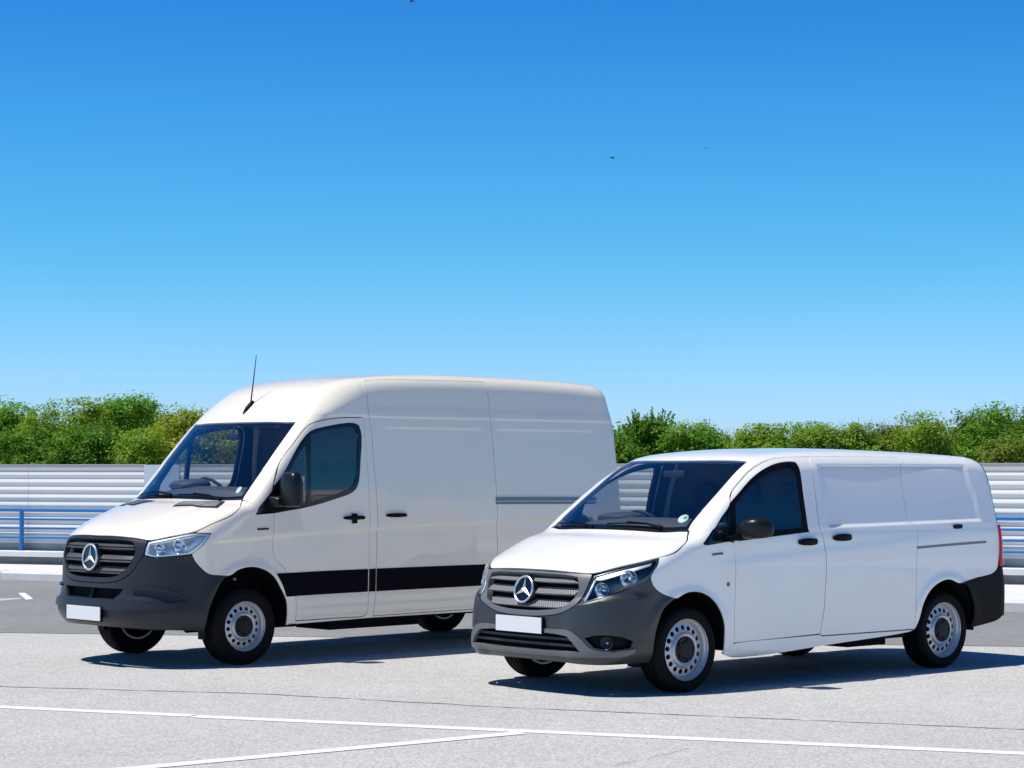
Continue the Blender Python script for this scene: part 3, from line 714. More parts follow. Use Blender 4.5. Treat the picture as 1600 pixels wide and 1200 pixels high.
        sd_ = panel('sliding_door', van, B, W, sl, PAINT, inset=.0045, ds=.024, thick=.03, mirror=mir, sharp=50, fine=(.04, .009))
        handle(sd_, B, 2.92, 1.303, .25, mir, paint=PAINT)
        panel('sill', van, B, W, [(2.664, .366), (4.225, .372), (4.66, .374), (4.66, .352), (4.225, .352), (2.664, .354)], PAINT, ds=.05, thick=.03, mirror=mir, fine=(.08, .01))
        rp = [(4.210, zi(4.210)), (4.224, 2.463), (4.221, 2.208), (4.229, 1.954), (4.230, 1.726), (4.242, 1.474), (4.243, 1.196), (4.253, .975), (4.252, .60), (4.227, .374), (4.65, .374)]+arc(5.092, .36, .46, 175, 10, 12)+[(5.55, .42), (5.86, .42), (5.86, 1.2), (5.86, 1.9), (5.86, 2.4), (5.86, zi(5.86))]+rr[::-2]
        panel('rear_side_panel', van, B, W, rp, PAINT, ds=.026, thick=.012, mirror=mir, sharp=50, fine=(.04, .009))
        strip(van, 'slide_rail', B, W, [(4.222, 1.450), (4.8, 1.446), (5.60, 1.438)], .034, M['rail'], off=.012, thick=.014, mirror=mir)
        strip(van, 'slide_rail', B, W, [(4.222, 1.411), (4.8, 1.407), (5.60, 1.399)], .026, M['rail'], off=.007, thick=.009, mirror=mir)
        # black side moulding, one length per panel
        for q in ([(1.505, .805), (1.62, .806), (2.10, .811), (2.586, .812), (2.586, .600), (2.10, .597), (1.628, .593), (1.58, .690)],
                  [(2.602, .812), (2.678, .813), (2.678, .600), (2.602, .600)],
                  [(2.692, .813), (3.40, .812), (4.244, .809), (4.244, .602), (3.40, .601), (2.692, .600)],
                  [(4.258, .809), (4.93, .806), (4.72, .70), (4.64, .60), (4.258, .602)]):
            panel('side_moulding', van, B, W, q, M['stripe'], off=.005, thick=.007, ds=.03, mirror=mir, fine=(.05, .03))
        # rear, out of view
        rd = [(5.866, zi(5.86)-.004)]+[(a, b-.004) for a, b in re[::2]]+[(B.vend-.004, re[-1][1]-.004), (B.vend-.004, .46), (5.866, .46)]
        panel('rear_door', van, B, W, rd, PAINT, inset=.003, ds=.04, thick=.03, mirror=mir)
        panel('rear_light', van, B, W, [(5.93, 1.30), (6.02, 1.30), (6.02, .95), (5.93, .95)], M['red_lens'], off=.012, thick=.014, ds=.04, mirror=mir)
        bd = MB(); bd.tube([pt(B, W, (s*1.300, 1.207), .003)[0], pt(B, W, (s*1.415, 1.210), .003)[0]], .0085, 6)
        bd.build('wing_badge', M['chrome'] if mir else M['black'], van, True)
        ind = MB(); p, n = pt(B, W, (s*1.088, .772), -.01); ind.tube([p, p+n*.02], .013, 10); ind.build('side_marker', M['plastic_light'], van, True, sharp=40)
        arch_liner(van, B, .04, .36, .525, -1 if mir else 1); arch_liner(van, B, B.WB, .36, .45, -1 if mir else 1)
        for wx in (0, B.WB): build_wheel(van, -1 if mir else 1, wx, .345, .345, .945, .225, .224, 16, .0185)
        fl = MB(); fl.box((-.36, -s*.80, .285), (.03, .10, .09)); fl.build('mud_flap', M['black'], van)
    # --- mirror on the near door, aerial, wipers
    X, Y, Z = (1, 0, 0), (0, 1, 0), (0, 0, 1)
    mm = MB(); mm.super_loft([((.36, -1.145, z), X, Y, a, b, 3.2) for z, a, b in ((1.405, .03, .07), (1.415, .055, .10), (1.45, .066, .112), (1.58, .068, .112), (1.66, .062, .106), (1.70, .050, .088), (1.718, .026, .055))])
    mo = mm.build('mirror', M['mirror_shell'], van, True, sharp=50)
    ma = MB(); ma.super_loft([((.30, -y_, 1.452), X, Z, a, b, 4) for y_, a, b in ((.94, .075, .055), (1.0, .07, .05), (1.06, .065, .045), (1.09, .05, .035))]); ma.build('mirror_arm', M['mirror_shell'], mo, True, sharp=50)
    mg_ = MB(); mg_.box((.433, -1.145, 1.57), (.006, .17, .22)); mg_.build('mirror_glass', M['chrome'], mo)
    p, n = pt(B, 'top', (.735, .02)); am = MB()
    am.super_loft([(p+Vector((dx, 0, dz)), Y, Z, a, b, 2.4) for dx, dz, a, b in ((-.075, -.065, .008, .006), (-.04, -.026, .022, .02), (.0, .008, .026, .028), (.035, .034, .02, .026), (.05, .045, .008, .012))], 16)
    ao = am.build('aerial', M['black'], van, True, sharp=50)
    ar = MB(); ar.tube([p+Vector((.015, 0, .03)), p+Vector((.040, -.004, .22)), p+Vector((.075, -.008, .49))], [.0075, .0055, .0035], 7); ar.build('aerial_rod', M['black'], ao, True)
    wiper(van, B, (-.055, -.10), (.045, -.76)); wiper(van, B, (-.02, .62), (-.062, .0))
    # --- chassis and cabin
    ch = MB(); ch.box((2.0, 0, .37), (5.4, 1.16, .10)); ch.box((1.95, 0, .365), (2.75, 1.84, .06)); ch.box((-.45, 0, .36), (.5, 1.0, .06)); ch.box((4.6, 0, .38), (.5, 1.7, .06))
    ch.tube([(.2, .25, .26), (2.2, .3, .25), (4.4, .35, .28)], .05); ch.tube([(0, -.7, .345), (0, .7, .345)], .045); ch.tube([(B.WB, -.7, .345), (B.WB, .7, .345)], .06)
    ch.box((1.7, -.45, .29), (1.1, .5, .10)); ch.build('chassis', M['under'], van)
    cf = MB(); cf.box((1.02, 0, .62), (1.0, 1.8, .05)); cf.box((.05, 0, 1.12), (.04, 1.5, .36)); cf.build('cabin_floor', M['trim_dark'], van)
    bh = MB(); bh.loft([[(x_, y_, z_) for y_, z_ in ((-.93, .6), (-.95, 1.2), (-.90, 1.9), (-.82, 2.35), (-.60, 2.56), (.60, 2.56), (.82, 2.35), (.90, 1.9), (.95, 1.2), (.93, .6))] for x_ in (1.52, 1.55)]); bh.build('bulkhead', M['bulk'], van)
    dashboard(van, [(.08, 1.02), (.04, 1.44), (.14, 1.555), (.30, 1.585), (.42, 1.565), (.50, 1.50), (.54, 1.30), (.48, 1.02)], .80, (.36, -.42, 1.585, .18, .065))
    steering_wheel(van, .66, -.42, 1.505, .195)
    seat(van, 1.05, -.42, 1.00, .52); seat(van, 1.05, .34, 1.00, .94)
    rm = MB(); rm.super_loft([((.555, q, 2.05), X, Z, .012, h, 4) for q, h in ((-.10, .01), (-.09, .03), (.09, .03), (.10, .01))]); rm.tube([(.55, 0, 2.07), (.58, 0, 2.14)], .01); rm.build('interior_mirror', M['trim_dark'], van, True, sharp=50)
    for s in (-1, 1):
        vs_ = MB(); vs_.box((.70, s*.40, 2.135), (.16, .46, .02)); vs_.build('sun_visor', M['trim_dark'], van)
    st = panel('windscreen_sticker', wsc, B, 'top', [(.10+.028*math.cos(t), .70+.024*math.sin(t)) for t in [k*math.pi/8 for k in range(16)]], M['sticker'], off=-.011, thick=.001, ds=.02, sharp=80)
    return van

# ================================================================ low van
def build_low_van():
    B = Low_Van(); W = 'wall'
    van = empty('delivery_van', (.7525, 17.2687, 0), .7112)
    tag(van, 'smaller low-roofed cool white panel van with grey bumper, nearest the camera', 'van', 'white vans parked on the forecourt')
    PAINT, TR = M['paint_cool'], M['trim_dark']
    bon_f = [(0, .955), (.20, .953), (.377, .943), (.475, .940), (.648, .995), (.78, 1.032), (.9, 1.064), (1.009, 1.096), (1.084, 1.151), (1.183, 1.220), (1.222, 1.258)]
    ws_half = [(.040, 0), (.06, .38), (.10, .62), (.160, .782), (.34, .762), (.53, .745), (.74, .722), (.941, .698), (.905, .52), (.862, .25), (.85, 0)]
    roof_half = [(.85, 0), (.862, .25), (.905, .52), (.941, .698), (1.06, .695), (1.22, .706), (1.42, .722), (1.7, .728), (2.2, .728), (2.8, .726), (3.3, .716), (3.7, .69), (3.90, .64), (3.98, .52), (4.02, .35), (4.03, 0)]
    pil = to_wall(B, 'top', dense(ws_half[3:8], 4)); rl_ = to_wall(B, 'top', dense(roof_half[3:], 6))
    zi = lambda v: float(np.interp(v, [p[0] for p in rl_], [p[1] for p in rl_]))
    RE = 5.02
    rf = [p for p in rl_ if p[0] < 3.889]; rr = [p for p in rl_ if 3.889 < p[0] < RE]; re = [p for p in rl_ if p[0] > RE]
    panel('roof', van, B, 'top', symx(roof_half), PAINT, inner=TR, ds=.035, thick=.03)
    frit_in = [(.075, 0), (.095, .38), (.135, .60), (.185, .735), (.34, .720), (.53, .703), (.74, .680), (.895, .655), (.868, .50), (.825, .24), (.815, 0)]
    wsc = panel('windscreen', van, B, 'top', symx(ws_half), M['glass'], inset=.004, off=-.003, thick=.005, ds=.045)
    panel('windscreen_border', wsc, B, 'top', symx(ws_half), M['black_gloss'], holes=[symx(frit_in)], inset=.006, off=-.0105, thick=.003, ds=.03)
    bx = [tuple(p[:2]) for p in B.wall(np.array(dense(bon_f, 4)))]
    bon = bx[:-1]+[(.128, .765), (.055, .60), (.015, .36), (-.003, 0)]
    panel('bonnet', van, B, 'top', symx(bon), PAINT, inset=.0035, ds=.025, thick=.015, inner=M['under'])
    panel('cowl', van, B, 'top', symx([(-.003, 0), (.015, .36), (.055, .60), (.128, .765), (.160, .782), (.10, .62), (.06, .38), (.040, 0)]), M['black'], off=-.008, ds=.03, thick=.05)
    # --- nose
    bump = sym([(0, .592), (.15, .597), (.28, .620), (.36, .658), (.40, .688), (.419, .711), (.458, .715), (.653, .804), (.827, .905), (.848, .833), (.902, .781), (.996, .742), (.917, .673), (.874, .551), (.850, .404), (.842, .249), (.563, .243), (.266, .252), (0, .256)])
    intake = sym([(0, .470), (.24, .472), (.37, .456), (.405, .415), (.450, .345), (.20, .343), (0, .343)])
    fog_h = [(.470, .452), (.536, .474), (.655, .462), (.722, .426), (.708, .374), (.60, .360), (.52, .378)]
    fog_m = [(-a, b) for a, b in fog_h]
    fb = panel('front_bumper', van, B, W, bump, M['plastic_mid'], holes=[intake, fog_h, fog_m], ds=.022, thick=.03, inset=.001)
    panel('air_intake', fb, B, W, sym([(0, .50), (.42, .49), (.49, .33), (0, .325)]), M['under'], off=-.07, thick=.01, ds=.05)
    tri = sym([(0, .508), (.24, .508), (.375, .503), (.446, .447), (.500, .372), (.565, .350), (.66, .352), (.735, .372), (.728, .340), (.66, .314), (.45, .306), (.20, .305), (0, .305)])
    panel('bumper_trim', fb, B, W, tri, M['plastic_light'], holes=[sym([(0, .474), (.24, .475), (.366, .461), (.403, .417), (.446, .345), (.20, .341), (0, .341)])], off=.013, thick=.03, ds=.02)
    for z in (.435, .388):
        wv = float(np.interp(z, [.345, .415, .456], [.445, .40, .36]))
        panel('intake_slat', fb, B, W, sym([(0, z+.010), (wv*.5, z+.010), (wv, z+.010), (wv+.005, z-.010), (wv*.5, z-.010), (0, z-.010)]), M['plastic'], off=-.016, thick=.03, ds=.03, fine=(.04, .01))
    pl = MB(); p, n = pt(B, W, (0, .528), .022); pl.box(p, (.012, .54, .123)); po = pl.build('number_plate', M['plate'], fb)
    pb = MB(); pb.box(p+Vector((.014, 0, -.002)), (.024, .555, .136)); pb.build('plate_holder', M['black'], po)
    g_in = [(0, .925), (.30, .922), (.395, .908), (.408, .82), (.376, .735), (.31, .678), (.15, .648), (0, .642)]
    g_out = [(0, .946), (.377, .936), (.483, .931), (.478, .897), (.417, .714), (.398, .692), (.36, .662), (.28, .624), (.15, .601), (0, .596)]
    gs = panel('grille_surround', van, B, W, sym(g_out), M['plastic_light'], holes=[sym(g_in)], inset=.002, ds=.02, thick=.05, off=.002)
    panel('grille_backing', gs, B, W, sym([(0, .935), (.41, .92), (.425, .82), (.385, .70), (.30, .65), (0, .63)]), M['under'], off=-.09, thick=.01, ds=.06)
    hw = lambda z: float(np.interp(z, [.642, .648, .678, .735, .82, .908, .925], [.10, .15, .31, .376, .408, .395, .30]))-.004
    for z1, z0 in ((.920, .862), (.832, .772), (.738, .668)):
        slat(gs, B, hw, z1, z0, M['slat_perf'], [(0, -.055), (0, -.045), (.82, -.004), (.92, .001), (1, -.004), (1, -.055)])
    p, n = pt(B, W, (0, .795), .022); emblem(gs, p, n, .103)
    for mir in (False, True):
        s = -1 if mir else 1
        hl = [(.423, .715), (.485, .899), (.491, .925), (.648, .984), (.78, 1.023), (.885, 1.055), (.881, 1.017), (.829, .911), (.653, .808), (.458, .719)]
        h = panel('headlight', van, B, W, hl, M['lens'], inset=.002, off=0, thick=.004, ds=.025, mirror=mir)
        panel('lamp_housing', h, B, W, hl, M['lamp_dark'], inset=.004, off=-.07, thick=.004, ds=.03, mirror=mir)
        panel('lamp_frame', h, B, W, hl, M['lamp_dark'], holes=[[(.45, .735), (.50, .897), (.507, .918), (.648, .970), (.865, 1.038), (.862, 1.017), (.815, .92), (.645, .824), (.47, .741)]], inset=.003, off=-.006, thick=.06, ds=.025, mirror=mir)
        for v, z, r in ((.545, .815, .058), (.70, .905, .066)):
            p, n = pt(B, W, (s*v, z), -.024); lamp_bowl(h, p, (n+Vector((-1.2, 0, 0))).normalized(), r, .06, material=M['mirror_silver'])
        panel('light_guide', h, B, W, [(.500, .895), (.508, .918), (.648, .968), (.84, 1.028), (.83, 1.008), (.65, .942), (.53, .892)], M['silver'], off=-.014, thick=.012, ds=.02, mirror=mir)
        bl = MB(); bl.tube([pt(B, W, (s*.455, .735), -.012)[0], pt(B, W, (s*.475, .80), -.012)[0], pt(B, W, (s*.505, .89), -.012)[0]], .010, 6); bl.build('light_edge', M['silver'], h, True)
        panel('fog_pocket', fb, B, W, [(.455, .462), (.536, .484), (.66, .472), (.738, .43), (.72, .362), (.60, .348), (.505, .368)], M['black'], off=-.055, thick=.006, ds=.04, mirror=mir)
        p, n = pt(B, W, (s*.585, .414), -.012); fo = lamp_bowl(fb, p, (n+Vector((-1.0, 0, 0))).normalized(), .047, .04, 'fog_light', M['lamp_dark'])
        # --- flank
        fen = [(.829, .909), (.881, 1.017), (.889, 1.058), (1.009, 1.092), (1.084, 1.147), (1.183, 1.216), (1.224, 1.252), (1.235, 1.268), (1.33, 1.268), (1.378, 1.260), (1.353, 1.238), (1.263, 1.157), (1.276, 1.147), (1.554, 1.167), (1.591, 1.157),
               (1.607, 1.008), (1.601, .727), (1.612, .355), (1.60, .349), (1.512, .272), (1.511, .34), (1.493, .493), (1.456, .587), (1.390, .688), (1.290, .760), (1.177, .787), (1.089, .780), (1.007, .740), (.997, .743), (.904, .783), (.850, .835)]
        panel('front_wing', van, B, W, fen, PAINT, ds=.022, thick=.012, inner=M['under'], mirror=mir, sharp=50, inset=.001, fine=(.026, .009))
        fr = [(1.226, 1.262)]+pil[1:]+rf[1:-1]+[(3.889, zi(3.889)), (3.889, 1.849), (3.3, 1.853), (2.714, 1.851), (2.356, 1.839), (2.179, 1.812), (1.986, 1.744), (1.793, 1.636), (1.665, 1.537), (1.612, 1.454), (1.50, 1.362), (1.378, 1.262), (1.33, 1.269)]
        panel('side_frame', van, B, W, fr, PAINT, ds=.02, thick=.03, inner=TR, mirror=mir, sharp=50)
        dr = [(1.591, 1.158), (1.607, 1.008), (1.601, .727), (1.612, .360), (2.643, .381), (2.676, .595), (2.685, .775), (2.695, .952), (2.671, 1.166), (2.646, 1.251), (2.657, 1.522), (2.695, 1.812), (2.710, 1.846), (2.356, 1.834), (2.179, 1.807), (1.986, 1.739), (1.793, 1.631), (1.665, 1.532), (1.632, 1.472),
              (1.731, 1.537), (1.911, 1.654), (2.112, 1.742), (2.297, 1.790), (2.470, 1.804), (2.512, 1.798), (2.524, 1.763), (2.509, 1.518), (2.502, 1.239), (2.121, 1.214), (1.600, 1.174)]
        d = panel('door', van, B, W, dr, PAINT, inset=.0042, ds=.022, thick=.04, inner=TR, mirror=mir, sharp=50, fine=(.034, .009))
        win = [(1.626, 1.463), (1.731, 1.537), (1.911, 1.654), (2.112, 1.742), (2.297, 1.790), (2.470, 1.804), (2.512, 1.798), (2.524, 1.763), (2.509, 1.518), (2.502, 1.239), (2.121, 1.214), (1.591, 1.172), (1.556, 1.180)]
        wg = [(1.690, 1.465), (1.74, 1.506), (1.915, 1.620), (2.112, 1.704), (2.297, 1.752), (2.43, 1.765), (2.462, 1.735), (2.452, 1.518), (2.446, 1.268), (2.121, 1.246), (1.668, 1.212), (1.650, 1.225)]
        panel('window_frame', d, B, W, win, M['black'], holes=[wg], inset=.002, off=-.002, thick=.03, ds=.025, mirror=mir, sharp=50)
        panel('window_pane', d, B, W, wg, M['glass_dark'], off=-.008, thick=.004, ds=.05, mirror=mir)
        strip(d, 'window_seal', B, W, [(1.66, 1.180), (2.12, 1.212), (2.50, 1.236)], .022, M['black'], off=.004, thick=.012, mirror=mir)
        qw = [(1.265, 1.157), (1.353, 1.240), (1.50, 1.362), (1.612, 1.452), (1.585, 1.31), (1.552, 1.170), (1.40, 1.157), (1.280, 1.149)]
        panel('quarter_frame', van, B, W, qw, M['black_gloss'], holes=[[(1.315, 1.180), (1.37, 1.232), (1.50, 1.340), (1.578, 1.400), (1.562, 1.31), (1.538, 1.194), (1.40, 1.182)]], inset=.0025, off=-.001, thick=.025, ds=.02, mirror=mir)
        panel('quarter_window', van, B, W, [(1.315, 1.180), (1.37, 1.232), (1.50, 1.340), (1.578, 1.400), (1.562, 1.31), (1.538, 1.194), (1.40, 1.182)], M['glass_dark'], off=-.007, thick=.004, ds=.04, mirror=mir)
        handle(d, B, 2.467, 1.140, .225, mir, paint=PAINT, h=.056)
        sl = [(2.718, 1.847), (2.697, 1.812), (2.659, 1.522), (2.648, 1.251), (2.673, 1.166), (2.697, .952), (2.687, .775), (2.678, .595), (2.648, .381), (2.66, .366), (3.30, .364), (3.862, .362), (3.872, .70), (3.873, .993), (3.899, 1.240), (3.872, 1.272), (3.805, 1.291), (3.812, 1.45), (3.829, 1.688), (3.887, 1.847), (3.3, 1.850)]
        sd_ = panel('sliding_door', van, B, W, sl, PAINT, inset=.0035, ds=.022, thick=.03, mirror=mir, sharp=50, fine=(.034, .009))
        handle(sd_, B, 2.898, 1.166, .225, mir, paint=PAINT, h=.056)
        panel('sill', van, B, W, [(1.516, .272), (1.60, .346), (1.614, .353), (2.645, .374), (2.66, .359), (3.30, .357), (3.86, .355), (3.80, .343), (2.81, .288), (1.656, .240)], PAINT, ds=.03, thick=.03, mirror=mir)
        rp = [(3.891, zi(3.891)), (3.831, 1.688), (3.814, 1.45), (3.807, 1.291), (3.874, 1.274), (3.901, 1.240), (3.875, .993), (3.874, .70), (3.864, .358), (3.88, .367), (3.932, .453), (3.973, .591), (4.052, .694), (4.169, .756), (4.30, .780), (4.373, .766), (4.458, .741), (4.70, .780), (4.885, .812), (4.928, .845), (4.945, .91), (4.984, 1.245), (5.000, 1.504), (5.010, 1.70), (5.014, zi(5.014))]+rr[::-2]
        panel('rear_side_panel', van, B, W, rp, PAINT, ds=.022, thick=.012, mirror=mir, sharp=50, fine=(.034, .009))
        strip(van, 'slide_rail', B, W, [(3.877, 1.066), (4.3, 1.079), (4.814, 1.094)], .022, M['rail'], off=.002, thick=.006, mirror=mir)
        fc = MB(); p, n = pt(B, W, (s*4.466, 1.236), .006); fc.super_loft([(p-n*.012, X3, Z3, .062, .020, 4), (p, X3, Z3, .062, .020, 4), (p+n*.012, X3, Z3, .055, .016, 4)], 20); fc.build('lock_cover', M['black'], van, True, sharp=50)
        rb = [(4.456, .738), (4.70, .777), (4.887, .809), (4.931, .842), (4.947, .868), (5.10, .870), (B.vend-.002, .870), (B.vend-.002, .40), (5.20, .40), (5.015, .43), (4.970, .39), (4.85, .362), (4.658, .336), (4.677, .453), (4.631, .598), (4.556, .715)]
        panel('rear_bumper', van, B, W, rb, M['black'], inset=.002, off=.006, ds=.025, thick=.03, mirror=mir, sharp=50)  # shade at the tail put into the colour, blacker than the front bumper
        rt = panel('rear_light', van, B, W, [(4.986, 1.243), (5.06, 1.243), (5.13, 1.235), (5.11, .90), (5.08, .876), (4.950, .876), (4.968, 1.08)], M['red_lens'], inset=.002, off=.022, thick=.04, ds=.025, mirror=mir)
        panel('reverse_light', rt, B, W, [(4.972, .985), (5.10, .985), (5.10, .945), (4.968, .945)], M['plate'], off=.0245, thick=.006, ds=.03, mirror=mir)
        tg = [(5.020, zi(5.02)-.006)]+[(a, b-.006) for a, b in re[::2]]+[(B.vend-.003, re[-1][1]-.006), (B.vend-.003, 1.27), (5.14, 1.25), (4.990, 1.25), (5.004, 1.504), (5.014, 1.70)]
        panel('rear_window', van, B, W, tg, M['black_gloss'], inset=.003, off=.004, ds=.03, thick=.02, mirror=mir)
        panel('tailgate', van, B, W, [(5.138, 1.245), (B.vend-.003, 1.265), (B.vend-.003, .875), (5.115, .875), (5.12, .95)], PAINT, inset=.002, ds=.04, thick=.02, mirror=mir)
        bd = MB(); bd.tube([pt(B, W, (s*1.352, 1.069), .003)[0], pt(B, W, (s*1.462, 1.076), .003)[0]], .0095, 6); bd.build('wing_badge', M['rail'], van, True)
        ind = MB(); p, n = pt(B, W, (s*1.524, .831), -.004); ind.lathe([(.018, -.012*0), (.018, -.006*(-s)*-1), (.001, -.008*(-s)*-1)], p, 1, 16); ind.build('side_marker', M['plastic_light'], van, True, sharp=40)
        arch_liner(van, B, .02, .34, .475, -1 if mir else 1); arch_liner(van, B, B.WB, .34, .455, -1 if mir else 1)
        for wx in (0, B.WB): build_wheel(van, -1 if mir else 1, wx, .335, .337, .935, .220, .243, 17, .0205)
        # mirror
        mm = MB(); c = (.56, -s*1.12) if not mir else (.66, -s*1.06)
        mm.super_loft([((c[0]+dx, c[1]-s*dy, 1.273+dz), X3, Z3, a, b, 2.8) for dy, dx, dz, a, b in ((-.125, -.02, -.035, .03, .03), (-.115, -.01, -.022, .075, .058), (-.05, 0, -.004, .10, .080), (.05, .01, .003, .10, .083), (.10, .03, .0, .080, .072), (.128, .05, -.008, .045, .05), (.136, .06, -.012, .012, .02))])
        mo = mm.build('mirror', M['mirror_shell'], van, True, sharp=60)
        ma = MB(); ma.super_loft([((.50, -s*y_, z_), X3, Z3, a, b, 4) for y_, z_, a, b in ((.90, 1.185, .05, .02), (.97, 1.195, .05, .022), (1.04, 1.205, .05, .03))]); ma.build('mirror_arm', M['black'], mo, True, sharp=50)
        mg_ = MB(); mg_.box((c[0]+.10, c[1], 1.27), (.006, .19, .115)); mg_.build('mirror_glass', M['chrome'], mo)
    wiper(van, B, (.03, -.16), (.150, -.72)); wiper(van, B, (.105, .56), (.052, -.02))
    ch = MB(); ch.box((1.7, 0, .33), (4.6, 1.10, .10)); ch.box((1.6, 0, .325), (2.2, 1.80, .06)); ch.box((-.42, 0, .30), (.5, 1.0, .06))
    ch.tube([(.2, .2, .22), (2.0, .25, .22), (3.9, .35, .26)], .045); ch.tube([(0, -.7, .335), (0, .7, .335)], .04); ch.tube([(B.WB, -.7, .335), (B.WB, .7, .335)], .05)
    ch.box((2.35, -.62, .27), (.5, .3, .08)); ch.box((-.30, -.72, .235), (.16, .12, .05)); ch.build('chassis', M['under'], van)
    cf = MB(); cf.box((1.08, 0, .50), (1.0, 1.7, .05)); cf.box((.17, 0, 1.0), (.04, 1.4, .30)); cf.build('cabin_floor', M['trim_dark'], van)
    bh = MB(); bh.loft([[(x_, y_, z_) for y_, z_ in ((-.90, .45), (-.93, 1.1), (-.86, 1.5), (-.74, 1.82), (-.55, 1.87), (.55, 1.87), (.74, 1.82), (.86, 1.5), (.93, 1.1), (.90, .45))] for x_ in (1.62, 1.65)]); bh.build('bulkhead', M['bulk'], van)
    dashboard(van, [(.22, .9), (.16, 1.20), (.30, 1.315), (.48, 1.345), (.60, 1.33), (.68, 1.27), (.70, 1.10), (.62, .9)], .76, (.55, -.40, 1.335, .18, .045))
    steering_wheel(van, .88, -.40, 1.235, .19)
    seat(van, 1.20, -.40, .80, .50); seat(van, 1.20, .34, .80, .92)
    rm = MB(); rm.super_loft([((.80, q, 1.70), X3, Z3, .012, h, 4) for q, h in ((-.12, .01), (-.11, .03), (.11, .03), (.12, .01))]); rm.tube([(.80, 0, 1.72), (.83, 0, 1.78)], .01); rm.build('interior_mirror', M['trim_dark'], van, True, sharp=50)
    cs = [k*math.pi/8 for k in range(16)]
    st = panel('windscreen_sticker', wsc, B, 'top', [(.235+.042*math.cos(t), .655+.044*math.sin(t)) for t in cs], M['sticker'], off=-.011, thick=.001, ds=.02, sharp=80)
    panel('sticker_print', st, B, 'top', [(.248+.017*math.cos(t), .668+.018*math.sin(t)) for t in cs], M['green'], off=-.0103, thick=.0003, ds=.01, sharp=80)
    return van

X3, Y3, Z3 = (1, 0, 0), (0, 1, 0), (0, 0, 1)
# perforated grille bars
_m = mat('perforated grille bar', (.15, .155, .16), .45); _t = _m.node_tree; _b = _t.nodes['Principled BSDF']
_co = _t.nodes.new('ShaderNodeTexCoord'); _mp = _t.nodes.new('ShaderNodeMapping'); _mp.inputs['Scale'].default_value = (0, 62, 62); _mp.inputs['Rotation'].default_value = (math.radians(45), 0, 0)
_vo = _t.nodes.new('ShaderNodeTexVoronoi'); _vo.inputs['Randomness'].default_value = 0; _vo.inputs['Scale'].default_value = 1
_rp = _t.nodes.new('ShaderNodeMapRange'); _rp.inputs['From Min'].default_value = .30; _rp.inputs['From Max'].default_value = .40
_mx = _t.nodes.new('ShaderNodeMix'); _mx.data_type = 'RGBA'; _mx.inputs['A'].default_value = (.012, .012, .013, 1); _mx.inputs['B'].default_value = (.30, .305, .31, 1)
_t.links.new(_co.outputs['Object'], _mp.inputs['Vector']); _t.links.new(_mp.outputs[0], _vo.inputs['Vector']); _t.links.new(_vo.outputs['Distance'], _rp.inputs['Value']); _t.links.new(_rp.outputs[0], _mx.inputs[0]); _t.links.new(_mx.outputs['Result'], _b.inputs['Base Color'])
M['slat_perf'] = _m
M['slat_grey'] = mat('grey grille bar', (.085, .088, .092), .36)
